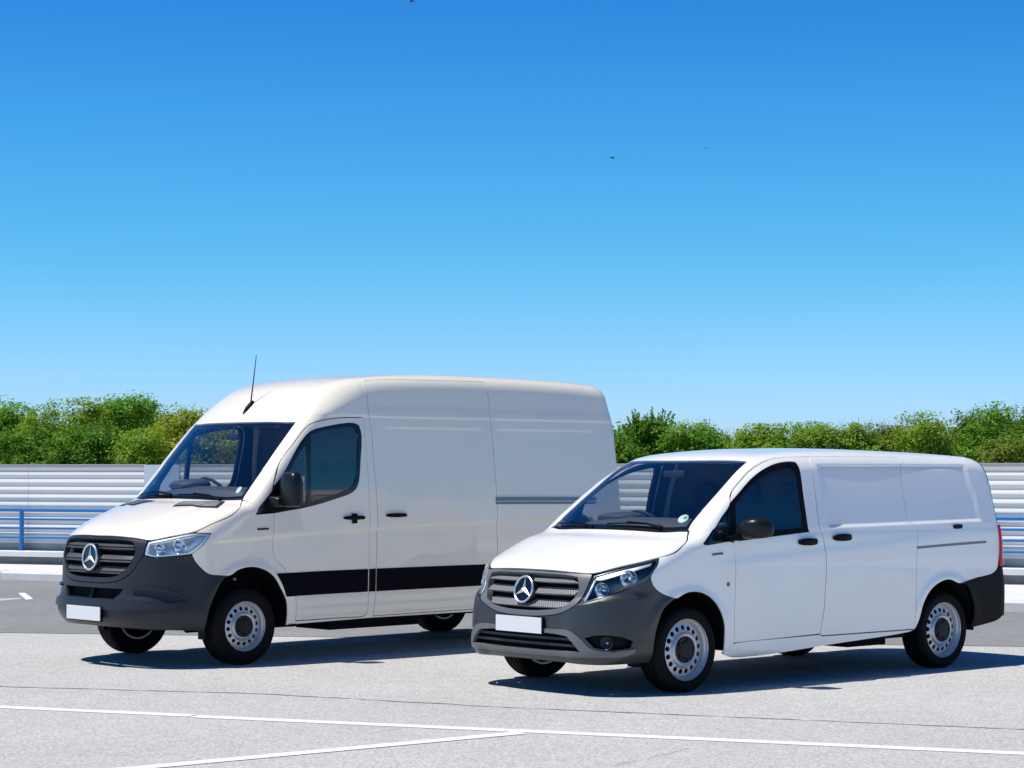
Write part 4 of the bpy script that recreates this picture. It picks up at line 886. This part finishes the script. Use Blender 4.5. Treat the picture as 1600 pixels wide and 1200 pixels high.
# ---------------------------------------------------------------- ground and roadway
def ground_mat(name, c0, c1, scale=1., speck=.5, rough=.9, blot=.06):
    m = bpy.data.materials.new(name); m.use_nodes = True; t = m.node_tree; b = t.nodes['Principled BSDF']; b.inputs['Roughness'].default_value = rough; b.inputs['Specular IOR Level'].default_value = .2
    N = t.nodes.new; K = t.links.new; co = N('ShaderNodeTexCoord')
    vo = N('ShaderNodeTexVoronoi'); vo.inputs['Scale'].default_value = 85*scale
    n1 = N('ShaderNodeTexNoise'); n1.inputs['Scale'].default_value = 38*scale; n1.inputs['Detail'].default_value = 8; n1.inputs['Roughness'].default_value = .75
    n2 = N('ShaderNodeTexNoise'); n2.inputs['Scale'].default_value = .55; n2.inputs['Detail'].default_value = 5
    n3 = N('ShaderNodeTexNoise'); n3.inputs['Scale'].default_value = 4.5; n3.inputs['Detail'].default_value = 6
    sep = N('ShaderNodeSeparateColor'); mixf = N('ShaderNodeMix'); mixf.inputs[0].default_value = speck
    mr = N('ShaderNodeMapRange'); mr.inputs['From Min'].default_value = .22; mr.inputs['From Max'].default_value = .78
    mx = N('ShaderNodeMix'); mx.data_type = 'RGBA'; mx.inputs['A'].default_value = (*c0, 1); mx.inputs['B'].default_value = (*c1, 1)
    for n in (vo, n1, n2, n3): K(co.outputs['Object'], n.inputs['Vector'])
    K(vo.outputs['Color'], sep.inputs[0]); K(n1.outputs['Fac'], mixf.inputs['A']); K(sep.outputs[0], mixf.inputs['B']); K(mixf.outputs['Result'], mr.inputs['Value']); K(mr.outputs[0], mx.inputs[0])
    ad = N('ShaderNodeMath'); ad.operation = 'ADD'; K(n2.outputs['Fac'], ad.inputs[0]); K(n3.outputs['Fac'], ad.inputs[1])
    r2 = N('ShaderNodeMapRange'); r2.inputs['From Min'].default_value = .7; r2.inputs['From Max'].default_value = 1.3; r2.inputs['To Min'].default_value = 1-blot; r2.inputs['To Max'].default_value = 1+blot
    K(ad.outputs[0], r2.inputs['Value'])
    mu = N('ShaderNodeMix'); mu.data_type = 'RGBA'; mu.blend_type = 'MULTIPLY'; mu.inputs[0].default_value = 1; K(mx.outputs['Result'], mu.inputs['A']); K(r2.outputs[0], mu.inputs['B']); K(mu.outputs['Result'], b.inputs['Base Color'])
    v2 = N('ShaderNodeTexVoronoi'); v2.inputs['Scale'].default_value = .9; lt = N('ShaderNodeMapRange'); lt.inputs['From Min'].default_value = .012; lt.inputs['From Max'].default_value = .022; lt.inputs['To Min'].default_value = .35; lt.inputs['To Max'].default_value = 1
    K(co.outputs['Object'], v2.inputs['Vector']); K(v2.outputs['Distance'], lt.inputs['Value'])      # scattered oil drips and grit
    m3 = N('ShaderNodeMix'); m3.data_type = 'RGBA'; m3.blend_type = 'MULTIPLY'; m3.inputs[0].default_value = 1; K(mu.outputs['Result'], m3.inputs['A']); K(lt.outputs[0], m3.inputs['B']); K(m3.outputs['Result'], b.inputs['Base Color'])
    bp = N('ShaderNodeBump'); bp.inputs['Strength'].default_value = .5; bp.inputs['Distance'].default_value = .004; K(mixf.outputs['Result'], bp.inputs['Height']); K(bp.outputs[0], b.inputs['Normal'])
    return m

M['asphalt_light'] = ground_mat('pale bleached asphalt', (.30, .295, .285), (.68, .665, .64), speck=.42)
M['asphalt_dark'] = ground_mat('grey asphalt', (.155, .155, .158), (.34, .34, .342), 1.2, .35, blot=.10)
M['concrete'] = mat('pale concrete', (.70, .69, .67), .85, var=.08, var_scale=2.2, bump=.3, bump_scale=60)
M['concrete_grey'] = mat('grey concrete', (.30, .31, .32), .85, var=.16, var_scale=3., bump=.3, bump_scale=40)
M['white_line'] = mat('worn white road paint', (.80, .80, .79), .7, var=.05, var_scale=18)
M['crack'] = mat('dark joint filler', (.10, .10, .105), .8)
M['sheet'] = mat('white coated steel sheet', (.82, .79, .735), .42, var=.04, var_scale=.8)
M['sheet_grey'] = mat('grey coated steel trim', (.36, .36, .355), .45, var=.04, var_scale=2)
M['sheet_flat'] = mat('pale grey flat sheet', (.56, .60, .66), .5)
M['blue'] = mat('blue railing paint', (.006, .16, .46), .38, coat=.2)
M['dark_gap'] = mat('dark joint', (.03, .03, .03), .9)

def quad_sheet(name, pts, z, material, kind='structure'):
    o = mk(name, [(x, y, z) for x, y in pts], [tuple(range(len(pts)))], material, None, False, True)
    for p in o.data.polygons:
        if p.normal.z < 0: p.flip()
    o['kind'] = kind; return o

quad_sheet('ground', [(-900, -600), (900, -600), (900, 1500), (-900, 1500)], 0, M['asphalt_light'])

def line_pt(px, D): return np.array([(px-800)/3325*D, D])
# kerb line and wall line run slantwise behind the vans
k0, k1 = line_pt(0, 33.8), line_pt(1600, 26.0); w0, w1 = line_pt(0, 36.8), line_pt(1600, 30.0)
kd = (k1-k0)/np.linalg.norm(k1-k0); wd = (w1-w0)/np.linalg.norm(w1-w0); wn = np.array([wd[1], -wd[0]])      # wn points to the viewer
# darker roadway between the forecourt and the kerb
e0, e1 = line_pt(0, 22.7), line_pt(1600, 20.9); ed_ = (e1-e0)/np.linalg.norm(e1-e0)
quad_sheet('roadway', [e0-ed_*26, e1+ed_*26, k1+kd*26, k0-kd*26], .004, M['asphalt_dark'])
# pavement slab with a real kerb step
def prism(name, poly, z0, z1, material, parent=None, bevel=0):
    n = len(poly); v = [(x, y, z0) for x, y in poly]+[(x, y, z1) for x, y in poly]
    f = [tuple(range(n))[::-1], tuple(range(n, 2*n))]+[(i, (i+1) % n, (i+1) % n+n, i+n) for i in range(n)]
    return mk(name, v, f, material, parent, False)
pv = prism('pavement', [k0-kd*25+np.array([.05, .26]), k1+kd*25+np.array([.05, .26]), w1+wd*25, w0-wd*25], -.05, .132, M['concrete']); pv['kind'] = 'structure'
kb = empty('kerb'); kb['kind'] = 'structure'
kn = np.array([-kd[1], kd[0]]); nk = int(np.linalg.norm(k1-k0)/2.2)+10
for i in range(-8, nk):
    a = k0+kd*(i*2.2+.006); b = k0+kd*((i+1)*2.2-.006); zz = .14+rng.uniform(-.003, .003)
    pr = [(0, -.02), (0, zz-.03), (.03, zz), (.25, zz), (.25, -.02)]
    mb = MB(); mb.loft([[(q[0]+kn[0]*d, q[1]+kn[1]*d, z) for d, z in pr] for q in (a, b)]); mb.build('kerb_stone', M['concrete'], kb)

# painted lines and the joint
def stripe_line(name, a, b, w, z=.003, material=None):
    a, b = np.array(a), np.array(b); d = (b-a)/np.linalg.norm(b-a); n = np.array([-d[1], d[0]])*w/2
    return quad_sheet(name, [a-n, b-n, b+n, a+n], z, material or M['white_line'])
def gp(px, py): D = 3325*CAM_H/(py-736); return np.array([(px-800)/3325*D, D])
LA, LB, LC = gp(0, 1105), gp(800, 1143.5), gp(1600, 1177); LM = gp(300, 1118.5)
d_ = (LC-LA)/np.linalg.norm(LC-LA)
stripe_line('road_marking', LA-d_*12, LM, .15); stripe_line('road_marking', LM+d_*.03+np.array([-.02, -.06])*.5, LC+d_*12, .15)
P0, P1 = gp(232, 1199), gp(815, 1145.5); d2 = (P1-P0)/np.linalg.norm(P1-P0)
stripe_line('road_marking', P0-d2*6, P1, .14, .0042)
M['faded_line'] = mat('faded white road paint', (.50, .50, .49), .75, var=.15, var_scale=6)
quad_sheet('road_marking', [gp(-60, 938), gp(34, 934.8), gp(34, 936.6), gp(-60, 944)], .0065, M['faded_line']); quad_sheet('road_marking', [gp(28, 927.2), gp(39, 927), gp(52, 936.6), gp(41, 938)], .0078, M['white_line'])
def crack(name, pts, w, seed, step=.12):
    r = random.Random(seed); V = []; Fc = []
    pl_ = [gp(*p) for p in pts]; L_ = []
    for a, b in zip(pl_[:-1], pl_[1:]):
        n = max(2, int(np.linalg.norm(b-a)/step)); L_ += [a+(b-a)*k/n for k in range(n)]
    for i, p in enumerate(L_):
        d = L_[min(i+1, len(L_)-1)]-L_[max(i-1, 0)]; d = d/np.linalg.norm(d); n = np.array([-d[1], d[0]])
        ww = w*r.uniform(.15, 1.3); q = p+n*r.uniform(-.012, .012); V += [(*(q-n*ww/2), .0022), (*(q+n*ww/2), .0022)]
        if i: Fc.append((2*i-2, 2*i-1, 2*i+1, 2*i))
    o = mk(name, V, Fc, M['crack'], None, False); o['kind'] = 'structure'
    for p in o.data.polygons:
        if p.normal.z < 0: p.flip()
crack('ground_joint', [(-200, 1066), (0, 1073), (400, 1084), (800, 1106), (1600, 1140), (1800, 1147)], .026, 3)
crack('ground_joint', [(960, 1197), (1010, 1186), (1090, 1166)], .004, 5)

# ---------------------------------------------------------------- profiled steel wall with blue railing
WL = empty('profiled_steel_wall', (0, 0, 0)); tag(WL, 'long low white wall of horizontally ribbed steel sheet behind the vans', 'wall')
ZB, ZT, NP = .488, 1.792, 10; per = (ZT-ZB)/NP
RIB = [(.000, .0280), (.05, .0275), (.12, .0250), (.28, .0160), (.44, .0060), (.50, .0020), (.55, .000), (.60, .0010), (.70, .007), (.84, .0200), (.93, .0268)]
rib = [(d*.84, ZB+(k+q)*per) for k in range(NP) for q, d in RIB]+[(.0235, ZT)]
total = np.linalg.norm(w1-w0); s0, s1, sheet = -22., total+22., 5.65
brk = list(np.arange(s0, s1, sheet))
# the plain filler plate near the tall van's windscreen
def wall_s(px):
    # parameter along the wall where the sight line through image column px meets it
    a = np.array([[wd[0], -(px-800)/3325], [wd[1], -1.]]); r = -w0; return float(np.linalg.solve(a, r)[0])
fp0, fp1 = wall_s(227), wall_s(281)
def wp(s, d, z): p = w0+wd*s+wn*d; return (p[0], p[1], z)
def rib_sheet(a, b):
    mb = MB(); mb.loft([[wp(s, d, z) for d, z in rib]+[wp(s, -.03, ZT), wp(s, -.03, ZB)] for s in (a, b)])
    return mb.build('sheet', M['sheet'], WL, True, sharp=20)
edges = sorted([b for b in brk if not fp0-.5 < b < fp1+.5]+[fp0, fp1, s1])
for a, b in zip(edges[:-1], edges[1:]):
    if abs(a-fp0) < 1e-6: continue
    rib_sheet(a+.004, b-.004)
mb = MB(); mb.loft([[wp(s, d, z) for d, z in ((.036, ZB), (.036, 1.832), (-.03, 1.832), (-.03, ZB))] for s in (fp0, fp1)]); mb.build('filler_plate', M['sheet_flat'], WL)
for a, b in ((s0, fp0-.003), (fp1+.003, s1)):
    mb = MB(); mb.loft([[wp(s, d, z) for d, z in ((.034, 1.790), (.037, 1.832), (-.05, 1.840), (-.05, 1.790))] for s in (a, b)]); mb.build('cap_trim', M['sheet_grey'], WL)
for nm, d0, d1, za, zb, mt in (('base_strip', -.05, .00, .13, .262, 'concrete_grey'), ('recess_strip', -.05, .03, .368, .4865, 'concrete_grey')):
    mb = MB(); mb.loft([[wp(s, d, z) for d, z in ((d1, za), (d1, zb), (d0, zb), (d0, za))] for s in (s0, s1)]); mb.build(nm, M[mt], WL)
mb = MB(); mb.loft([[wp(s, d, z) for d, z in ((.26, .268), (.26, .352), (.24, .366), (-.05, .366), (-.05, .268))] for s in (s0, s1)]); mb.build('beam', M['concrete'], WL)
RL = empty('railing', (0, 0, 0)); tag(RL, 'blue painted steel railing with four bars in front of the ribbed wall', 'railing')
pc = wall_s(42)
for i in range(-3, 9):
    s = pc+i*2.75
    if s < s0+.5 or s > s1-.5: continue
    mb = MB(); mb.tube([wp(s, .15, .366), wp(s, .15, 1.05)], .040, 16); mb.tube([wp(s, .15, .366), wp(s, .15, .376)], .07, 16); mb.build('post', M['blue'], RL, True, sharp=40)
for z, r in ((1.062, .034), (.905, .021), (.752, .021), (.592, .021)):
    mb = MB(); mb.tube([wp(s0+1, .15, z), wp(s1-1, .15, z)], r, 12); mb.build('rail', M['blue'], RL, True, sharp=40)

# ---------------------------------------------------------------- trees and shrubs beyond the wall
def leaf_mat(name, c, var=.30, hue=.02):
    m = bpy.data.materials.new(name); m.use_nodes = True; t = m.node_tree; t.nodes.clear(); N = t.nodes.new; K = t.links.new
    g = N('ShaderNodeNewGeometry'); hs = N('ShaderNodeHueSaturation'); hs.inputs['Color'].default_value = (*c, 1)
    mv = N('ShaderNodeMapRange'); mv.inputs['To Min'].default_value = 1-var; mv.inputs['To Max'].default_value = 1+var; K(g.outputs['Random Per Island'], mv.inputs['Value']); K(mv.outputs[0], hs.inputs['Value'])
    no = N('ShaderNodeTexNoise'); no.inputs['Scale'].default_value = 1.3; mh = N('ShaderNodeMapRange'); mh.inputs['From Min'].default_value = .3; mh.inputs['From Max'].default_value = .7; mh.inputs['To Min'].default_value = .5-hue; mh.inputs['To Max'].default_value = .5+hue
    tc_ = N('ShaderNodeTexCoord'); K(tc_.outputs['Object'], no.inputs['Vector']); K(no.outputs['Fac'], mh.inputs['Value']); K(mh.outputs[0], hs.inputs['Hue'])
    d = N('ShaderNodeBsdfDiffuse'); tr = N('ShaderNodeBsdfTranslucent'); gl = N('ShaderNodeBsdfGlossy'); gl.inputs['Roughness'].default_value = .45; m1 = N('ShaderNodeMixShader'); m1.inputs[0].default_value = .46; m2 = N('ShaderNodeMixShader'); m2.inputs[0].default_value = .015; o = N('ShaderNodeOutputMaterial')
    K(hs.outputs[0], d.inputs['Color']); K(hs.outputs[0], tr.inputs['Color']); K(d.outputs[0], m1.inputs[1]); K(tr.outputs[0], m1.inputs[2]); K(m1.outputs[0], m2.inputs[1]); K(gl.outputs[0], m2.inputs[2]); K(m2.outputs[0], o.inputs['Surface'])
    return m
LEAF = {'deep': leaf_mat('deep green leaves', (.125, .27, .020)), 'mid': leaf_mat('fresh green leaves', (.16, .34, .026)), 'olive': leaf_mat('olive leaves', (.22, .35, .026)), 'yellow': leaf_mat('yellow green leaves', (.34, .39, .026)), 'dark': leaf_mat('dark green leaves', (.085, .165, .020)), 'dull': leaf_mat('dull brownish leaves', (.20, .27, .035))}
M['bark'] = mat('bark', (.085, .065, .045), .9, var=.3, var_scale=9)

def leaves(cent, nrm, size, r):
    """kite shaped leaves, arrays of centres and facing directions"""
    n = len(cent)
    up = r.normal(size=(n, 3)); a = np.cross(nrm, up); a /= np.maximum(np.linalg.norm(a, axis=1, keepdims=True), 1e-6); b = np.cross(nrm, a)
    L_ = (size*r.uniform(.7, 1.3, n))[:, None]; Wd = L_*r.uniform(.34, .5, n)[:, None]
    v = np.stack([cent-a*L_*.5, cent+b*Wd*.5+a*L_*.05, cent+a*L_*.5+nrm*L_*.12, cent-b*Wd*.5+a*L_*.05], 1).reshape(-1, 3)
    f = np.arange(4*n).reshape(-1, 4)
    return v, f

def mesh_fast(name, v, f, material, parent):
    me = bpy.data.meshes.new(name); n = len(f)
    me.vertices.add(len(v)); me.vertices.foreach_set('co', np.asarray(v, np.float32).ravel())
    me.loops.add(n*4); me.loops.foreach_set('vertex_index', np.asarray(f, np.int32).ravel())
    me.polygons.add(n); me.polygons.foreach_set('loop_start', np.arange(0, n*4, 4, dtype=np.int32)); me.polygons.foreach_set('loop_total', np.full(n, 4, np.int32))
    me.materials.append(material); me.update(calc_edges=True); me.validate()
    o = bpy.data.objects.new(name, me); COL.objects.link(o); o.parent = parent; return o

def tree(name, label, cat, px, D, top_py, width, leaf, seed, nleaf=7000, size=.105, spiky=0, bare=0, group='trees and shrubs beyond the wall', squat=.5):
    r = np.random.default_rng(seed); x = (px-800)/3325*D; top = CAM_H+(736-top_py)*D/3325
    t = empty(name, (x, D, 0)); tag(t, label, cat, group)
    mb = MB(); th = top*.62
    mb.tube([(0, 0, -.02), (.03, .02, th*.4), (-.04, .05, th*.75), (.02, .03, th)], [.09, .07, .05, .03], 8)
    lobes = []
    nl = 22
    for k in range(nl):
        a = 2*math.pi*k*.382; rad = width*.5*r.uniform(.25, .78); h = r.uniform(.22, .86)
        if k == 0: rad, h = 0, .84
        lr = r.uniform(.20, .34)*width*.8
        z = top*h; z = min(z, top-lr*.75)
        lobes.append((rad*math.cos(a), rad*math.sin(a)*.8, z, lr))
        mb.tube([(0, .03, th*r.uniform(.35, .7)), (rad*math.cos(a)*.6, rad*math.sin(a)*.5, z*.85), (rad*math.cos(a), rad*math.sin(a)*.8, z)], [.035, .022, .008], 5)
    tr_ = mb.build('trunk', M['bark'], t, True, sharp=60)
    # twigs with leaf sprays
    C, N_ = [], []
    wts = np.array([l[3]**2 for l in lobes]); wts /= wts.sum()
    nsp = max(30, nleaf//26); per_ = 26
    for k in r.choice(len(lobes), nsp, p=wts):
        cx, cy, cz, lr = lobes[k]; d = r.normal(size=3); d[2] = d[2]*.8+.25; d /= np.linalg.norm(d)
        q = np.array([cx, cy, cz])+d*lr*r.uniform(.45, 1.10)*np.array([1, 1, .9])
        sp = r.uniform(.07, .17); pts = q+np.clip(r.normal(size=(per_, 3)), -1.5, 1.5)*sp*np.array([1, 1, .8]); C.append(pts)
        nn = d*.55+np.array([-.22, -.18, .75])+r.normal(size=(per_, 3))*.42; N_.append(nn)
    if spiky:
        for k in range(spiky):
            a = r.uniform(0, 2*math.pi); rad = width*.42*math.sqrt(r.uniform(0, 1)); b0 = np.array([rad*math.cos(a), rad*math.sin(a)*.7, top*r.uniform(.60, .74)])
            ln = top*r.uniform(.18, .36)*(1-.5*rad/width); lean = np.array([rad*math.cos(a)*.5+r.normal()*.08, r.normal()*.08, ln])
            mb2 = np.linspace(.1, 1, 34)[:, None]; pts = b0+lean*mb2+r.normal(size=(34, 3))*.035*(1.25-mb2); C.append(pts); N_.append(r.normal(size=(34, 3))+np.array([0, -.3, .4]))
    C = np.vstack(C); N_ = np.vstack(N_); N_ /= np.linalg.norm(N_, axis=1, keepdims=True)
    keep = (C[:, 2] > .15) & (C[:, 2] < top+.05 if not spiky else C[:, 2] < 99); C, N_ = C[keep], N_[keep]
    v, f = leaves(C, N_, size, r); mesh_fast('crown', v, f, LEAF[leaf], t)
    if bare:
        tw = MB()
        for k in range(bare):
            a = r.uniform(0, 2*math.pi); rad = width*.4*r.uniform(.1, 1); p = np.array([rad*math.cos(a), rad*math.sin(a)*.6, top*.66]); q = p+np.array([r.normal()*.22, r.normal()*.1, top*r.uniform(.22, .40)]); m_ = (p+q)/2+r.normal(size=3)*.05
            tw.tube([p, m_, q], [.010, .007, .003], 4)
            for j in range(2): e = m_+(q-m_)*r.uniform(0, .6); tw.tube([e, e+np.array([r.normal()*.14, r.normal()*.06, r.uniform(.12, .3)])], [.005, .002], 4)
        tw.build('twigs', M['bark'], t, True)
    return t

DT = 62.
TREES = [ # px, depth, top py, width, leaf, label
 ('broadleaf_tree', 'deep green tree behind the wall at the far left edge', 'tree', -40, 66, 622, 3.2, 'deep', 0, 0),
 ('broadleaf_tree', 'low bright green shrub crown touching the left picture edge', 'tree', 18, 63, 630, 2.4, 'mid', 0, 0),
 ('broadleaf_tree', 'olive tinted tree between the left edge shrub and the tallest green tree', 'tree', 92, 61, 624, 2.5, 'olive', 0, 0),
 ('broadleaf_tree', 'tallest fresh green tree at the left, rounded top above the ribbed wall', 'tree', 186, 64, 613, 2.5, 'mid', 0, 0),
 ('broadleaf_tree', 'dark green tree in the dip between tallest green and yellow trees', 'tree', 243, 70, 630, 2.4, 'deep', 0, 0),
 ('broadleaf_tree', 'yellow green tree just left of the tall van windscreen', 'tree', 290, 60, 627, 2.5, 'yellow', 0, 0),
 ('broadleaf_tree', 'yellow green tree seen through the tall van windscreen', 'tree', 362, 61, 630, 2.5, 'yellow', 0, 0),
 ('broadleaf_tree', 'small green bush low in front of the tallest left tree', 'tree', 140, 58, 664, 2.2, 'deep', 0, 0),
 ('broadleaf_tree', 'small green bush low at the left edge just above the wall', 'tree', 40, 58, 668, 2.4, 'deep', 0, 0),
 ('broadleaf_tree', 'small olive bush low in front of the yellow green tree', 'tree', 225, 57, 672, 2.0, 'olive', 0, 0),
 ('shrub', 'spiky upright dark shrub rising beside the tall van rear corner', 'shrub', 1016, 63, 640, 1.3, 'deep', 90, 0),
 ('shrub', 'dark green hedge bush right against the tall van rear edge', 'shrub', 968, 61, 664, 1.6, 'deep', 0, 0),
 ('shrub', 'dense bright green bush right of the spiky shrub', 'shrub', 1082, 62, 655, 1.7, 'mid', 0, 0),
 ('shrub', 'small bright green bush left of the thin gap in the hedge', 'shrub', 1122, 63, 662, 1.3, 'mid', 0, 0),
 ('shrub', 'sparse wispy sapling in the thin gap of the hedge', 'shrub', 1156, 66, 676, .8, 'dull', 0, 14),
 ('shrub', 'bright olive bush just right of the thin hedge gap', 'shrub', 1205, 62, 664, 2.2, 'olive', 0, 0),
 ('shrub', 'mid green bush above the middle of the low van roof', 'shrub', 1268, 63, 661, 2.3, 'mid', 0, 0),
 ('shrub', 'bush topped by bare twigs above the low van roof', 'shrub', 1330, 62, 663, 2.2, 'olive', 0, 40),
 ('shrub', 'brownish bush with bare branches standing out of it', 'shrub', 1385, 63, 660, 2.1, 'dull', 0, 46),
 ('broadleaf_tree', 'olive green tree above the low van rear roof', 'tree', 1440, 62, 645, 2.4, 'olive', 0, 6),
 ('broadleaf_tree', 'dark green tree behind the low van rear corner', 'tree', 1512, 64, 638, 2.5, 'dark', 0, 0),
 ('broadleaf_tree', 'taller green tree near the right picture edge', 'tree', 1560, 62, 630, 2.4, 'mid', 0, 0),
 ('broadleaf_tree', 'dark tree cut by the right picture edge', 'tree', 1612, 64, 628, 2.2, 'dark', 0, 8),
 ('broadleaf_tree', 'tree with brownish leaves low behind the right wall end', 'tree', 1575, 60, 668, 1.5, 'dull', 0, 0),
]
for i, (nm, lb, ct, px, D, tp, wd_, lf, sp, br) in enumerate(TREES):
    tree(nm, lb, ct, px, D, tp, wd_*(1.2 if not sp else 1), lf, 100+i, 17000 if wd_ > 1.5 else 10000, .115, sp, br)
# a second, darker row closes the view between the crowns
BACK = [(-60, 632, 'dark back row tree behind the deep green tree at the left edge'), (60, 640, 'dark back row tree behind the olive tree at the left'), (150, 636, 'dark back row tree behind the tallest left tree'),
        (250, 645, 'dark back row tree in the dip left of the yellow green trees'), (330, 640, 'dark back row tree behind the yellow green tree by the windscreen'), (400, 640, 'dark back row tree seen through the tall van cab'),
        (985, 672, 'dark back row tree behind the spiky shrub'), (1060, 676, 'dark back row tree behind the dense bright green bush'), (1120, 682, 'dark back row tree left of the thin hedge gap'),
        (1210, 682, 'dark back row tree right of the thin hedge gap'), (1290, 680, 'dark back row tree behind the mid green bush over the low van'), (1360, 680, 'dark back row tree behind the bare twigs'),
        (1430, 668, 'dark back row tree behind the olive tree over the low van'), (1500, 660, 'dark back row tree behind the low van rear corner'), (1570, 655, 'dark back row tree behind the taller right tree'), (1640, 650, 'dark back row tree outside the right picture edge')]
for i, (px, tp, lb) in enumerate(BACK):
    tree('broadleaf_tree', lb, 'tree', px, 72, tp, 3.2, 'deep' if i % 2 else 'dark', 300+i, 8000, .16, 0, 0, 'second row of dark trees')

# the belt of scrub goes on behind both rows; nobody could count it
def scrub():
    r = np.random.default_rng(5); n = 2600
    cx = r.uniform(-30, 30, n); cy = 79+r.uniform(-1.5, 1.5, n)-.02*cx; top = 2.75+.35*np.sin(cx*.55)+.25*np.sin(cx*1.7+1)
    cz = r.uniform(.15, 1, n)*top; C = (np.stack([cx, cy, cz], -1)[:, None, :]+np.clip(r.normal(size=(n, 16, 3)), -1.6, 1.6)*np.array([.24, .24, .18])).reshape(-1, 3)
    N_ = r.normal(size=C.shape)*.6+np.array([-.1, -.6, .6]); N_ /= np.linalg.norm(N_, axis=1, keepdims=True)
    v, f = leaves(C, N_, .24, r); o = mesh_fast('scrub_belt', v, f, LEAF['deep'], None); tag(o, 'low dark green belt of scrub far behind the tree rows', 'scrub', None, 'stuff')
scrub()

# ---------------------------------------------------------------- small birds high over the yard
M['bird'] = mat('dark feathers', (.03, .03, .035), .8)
def bird(px, py, D, label, rz):
    mb = MB(); mb.super_loft([((q, 0, 0), (0, 1, 0), (0, 0, 1), a, a, 2) for q, a in ((-.11, .004), (-.08, .022), (-.03, .034), (.04, .03), (.10, .012), (.16, .006))], 10)
    b = mb.build('bird', M['bird'], None, True); b.location = ((px-800)/3325*D, D, CAM_H+(736-py)*D/3325); b.rotation_euler = (0, 0, rz); tag(b, label, 'bird', 'birds in the sky')
    for s in (-1, 1):
        w = MB(); w.add([(-.05, 0, .02), (.05, 0, .02), (.04, s*.12, .07), (-.06, s*.12, .075), (.05, s*.30, .02), (.02, s*.30, .02), (-.05, 0, .012), (.05, 0, .012), (.04, s*.12, .062), (-.06, s*.12, .067)], [(0, 1, 2, 3), (3, 2, 4, 5), (6, 9, 8, 7), (0, 3, 9, 6), (1, 7, 8, 2), (9, 5, 4, 8)])
        w.build('wing', M['bird'], b)
bird(957, 247, 120, 'tiny dark bird flying right of the sky centre', .6)
bird(1103, 232, 190, 'fainter tiny bird further right in the sky', 1.2)
bird(643, 2, 110, 'tiny bird at the top edge of the sky', -.4)

# ---------------------------------------------------------------- the two vans
build_tall_van()
build_low_van()
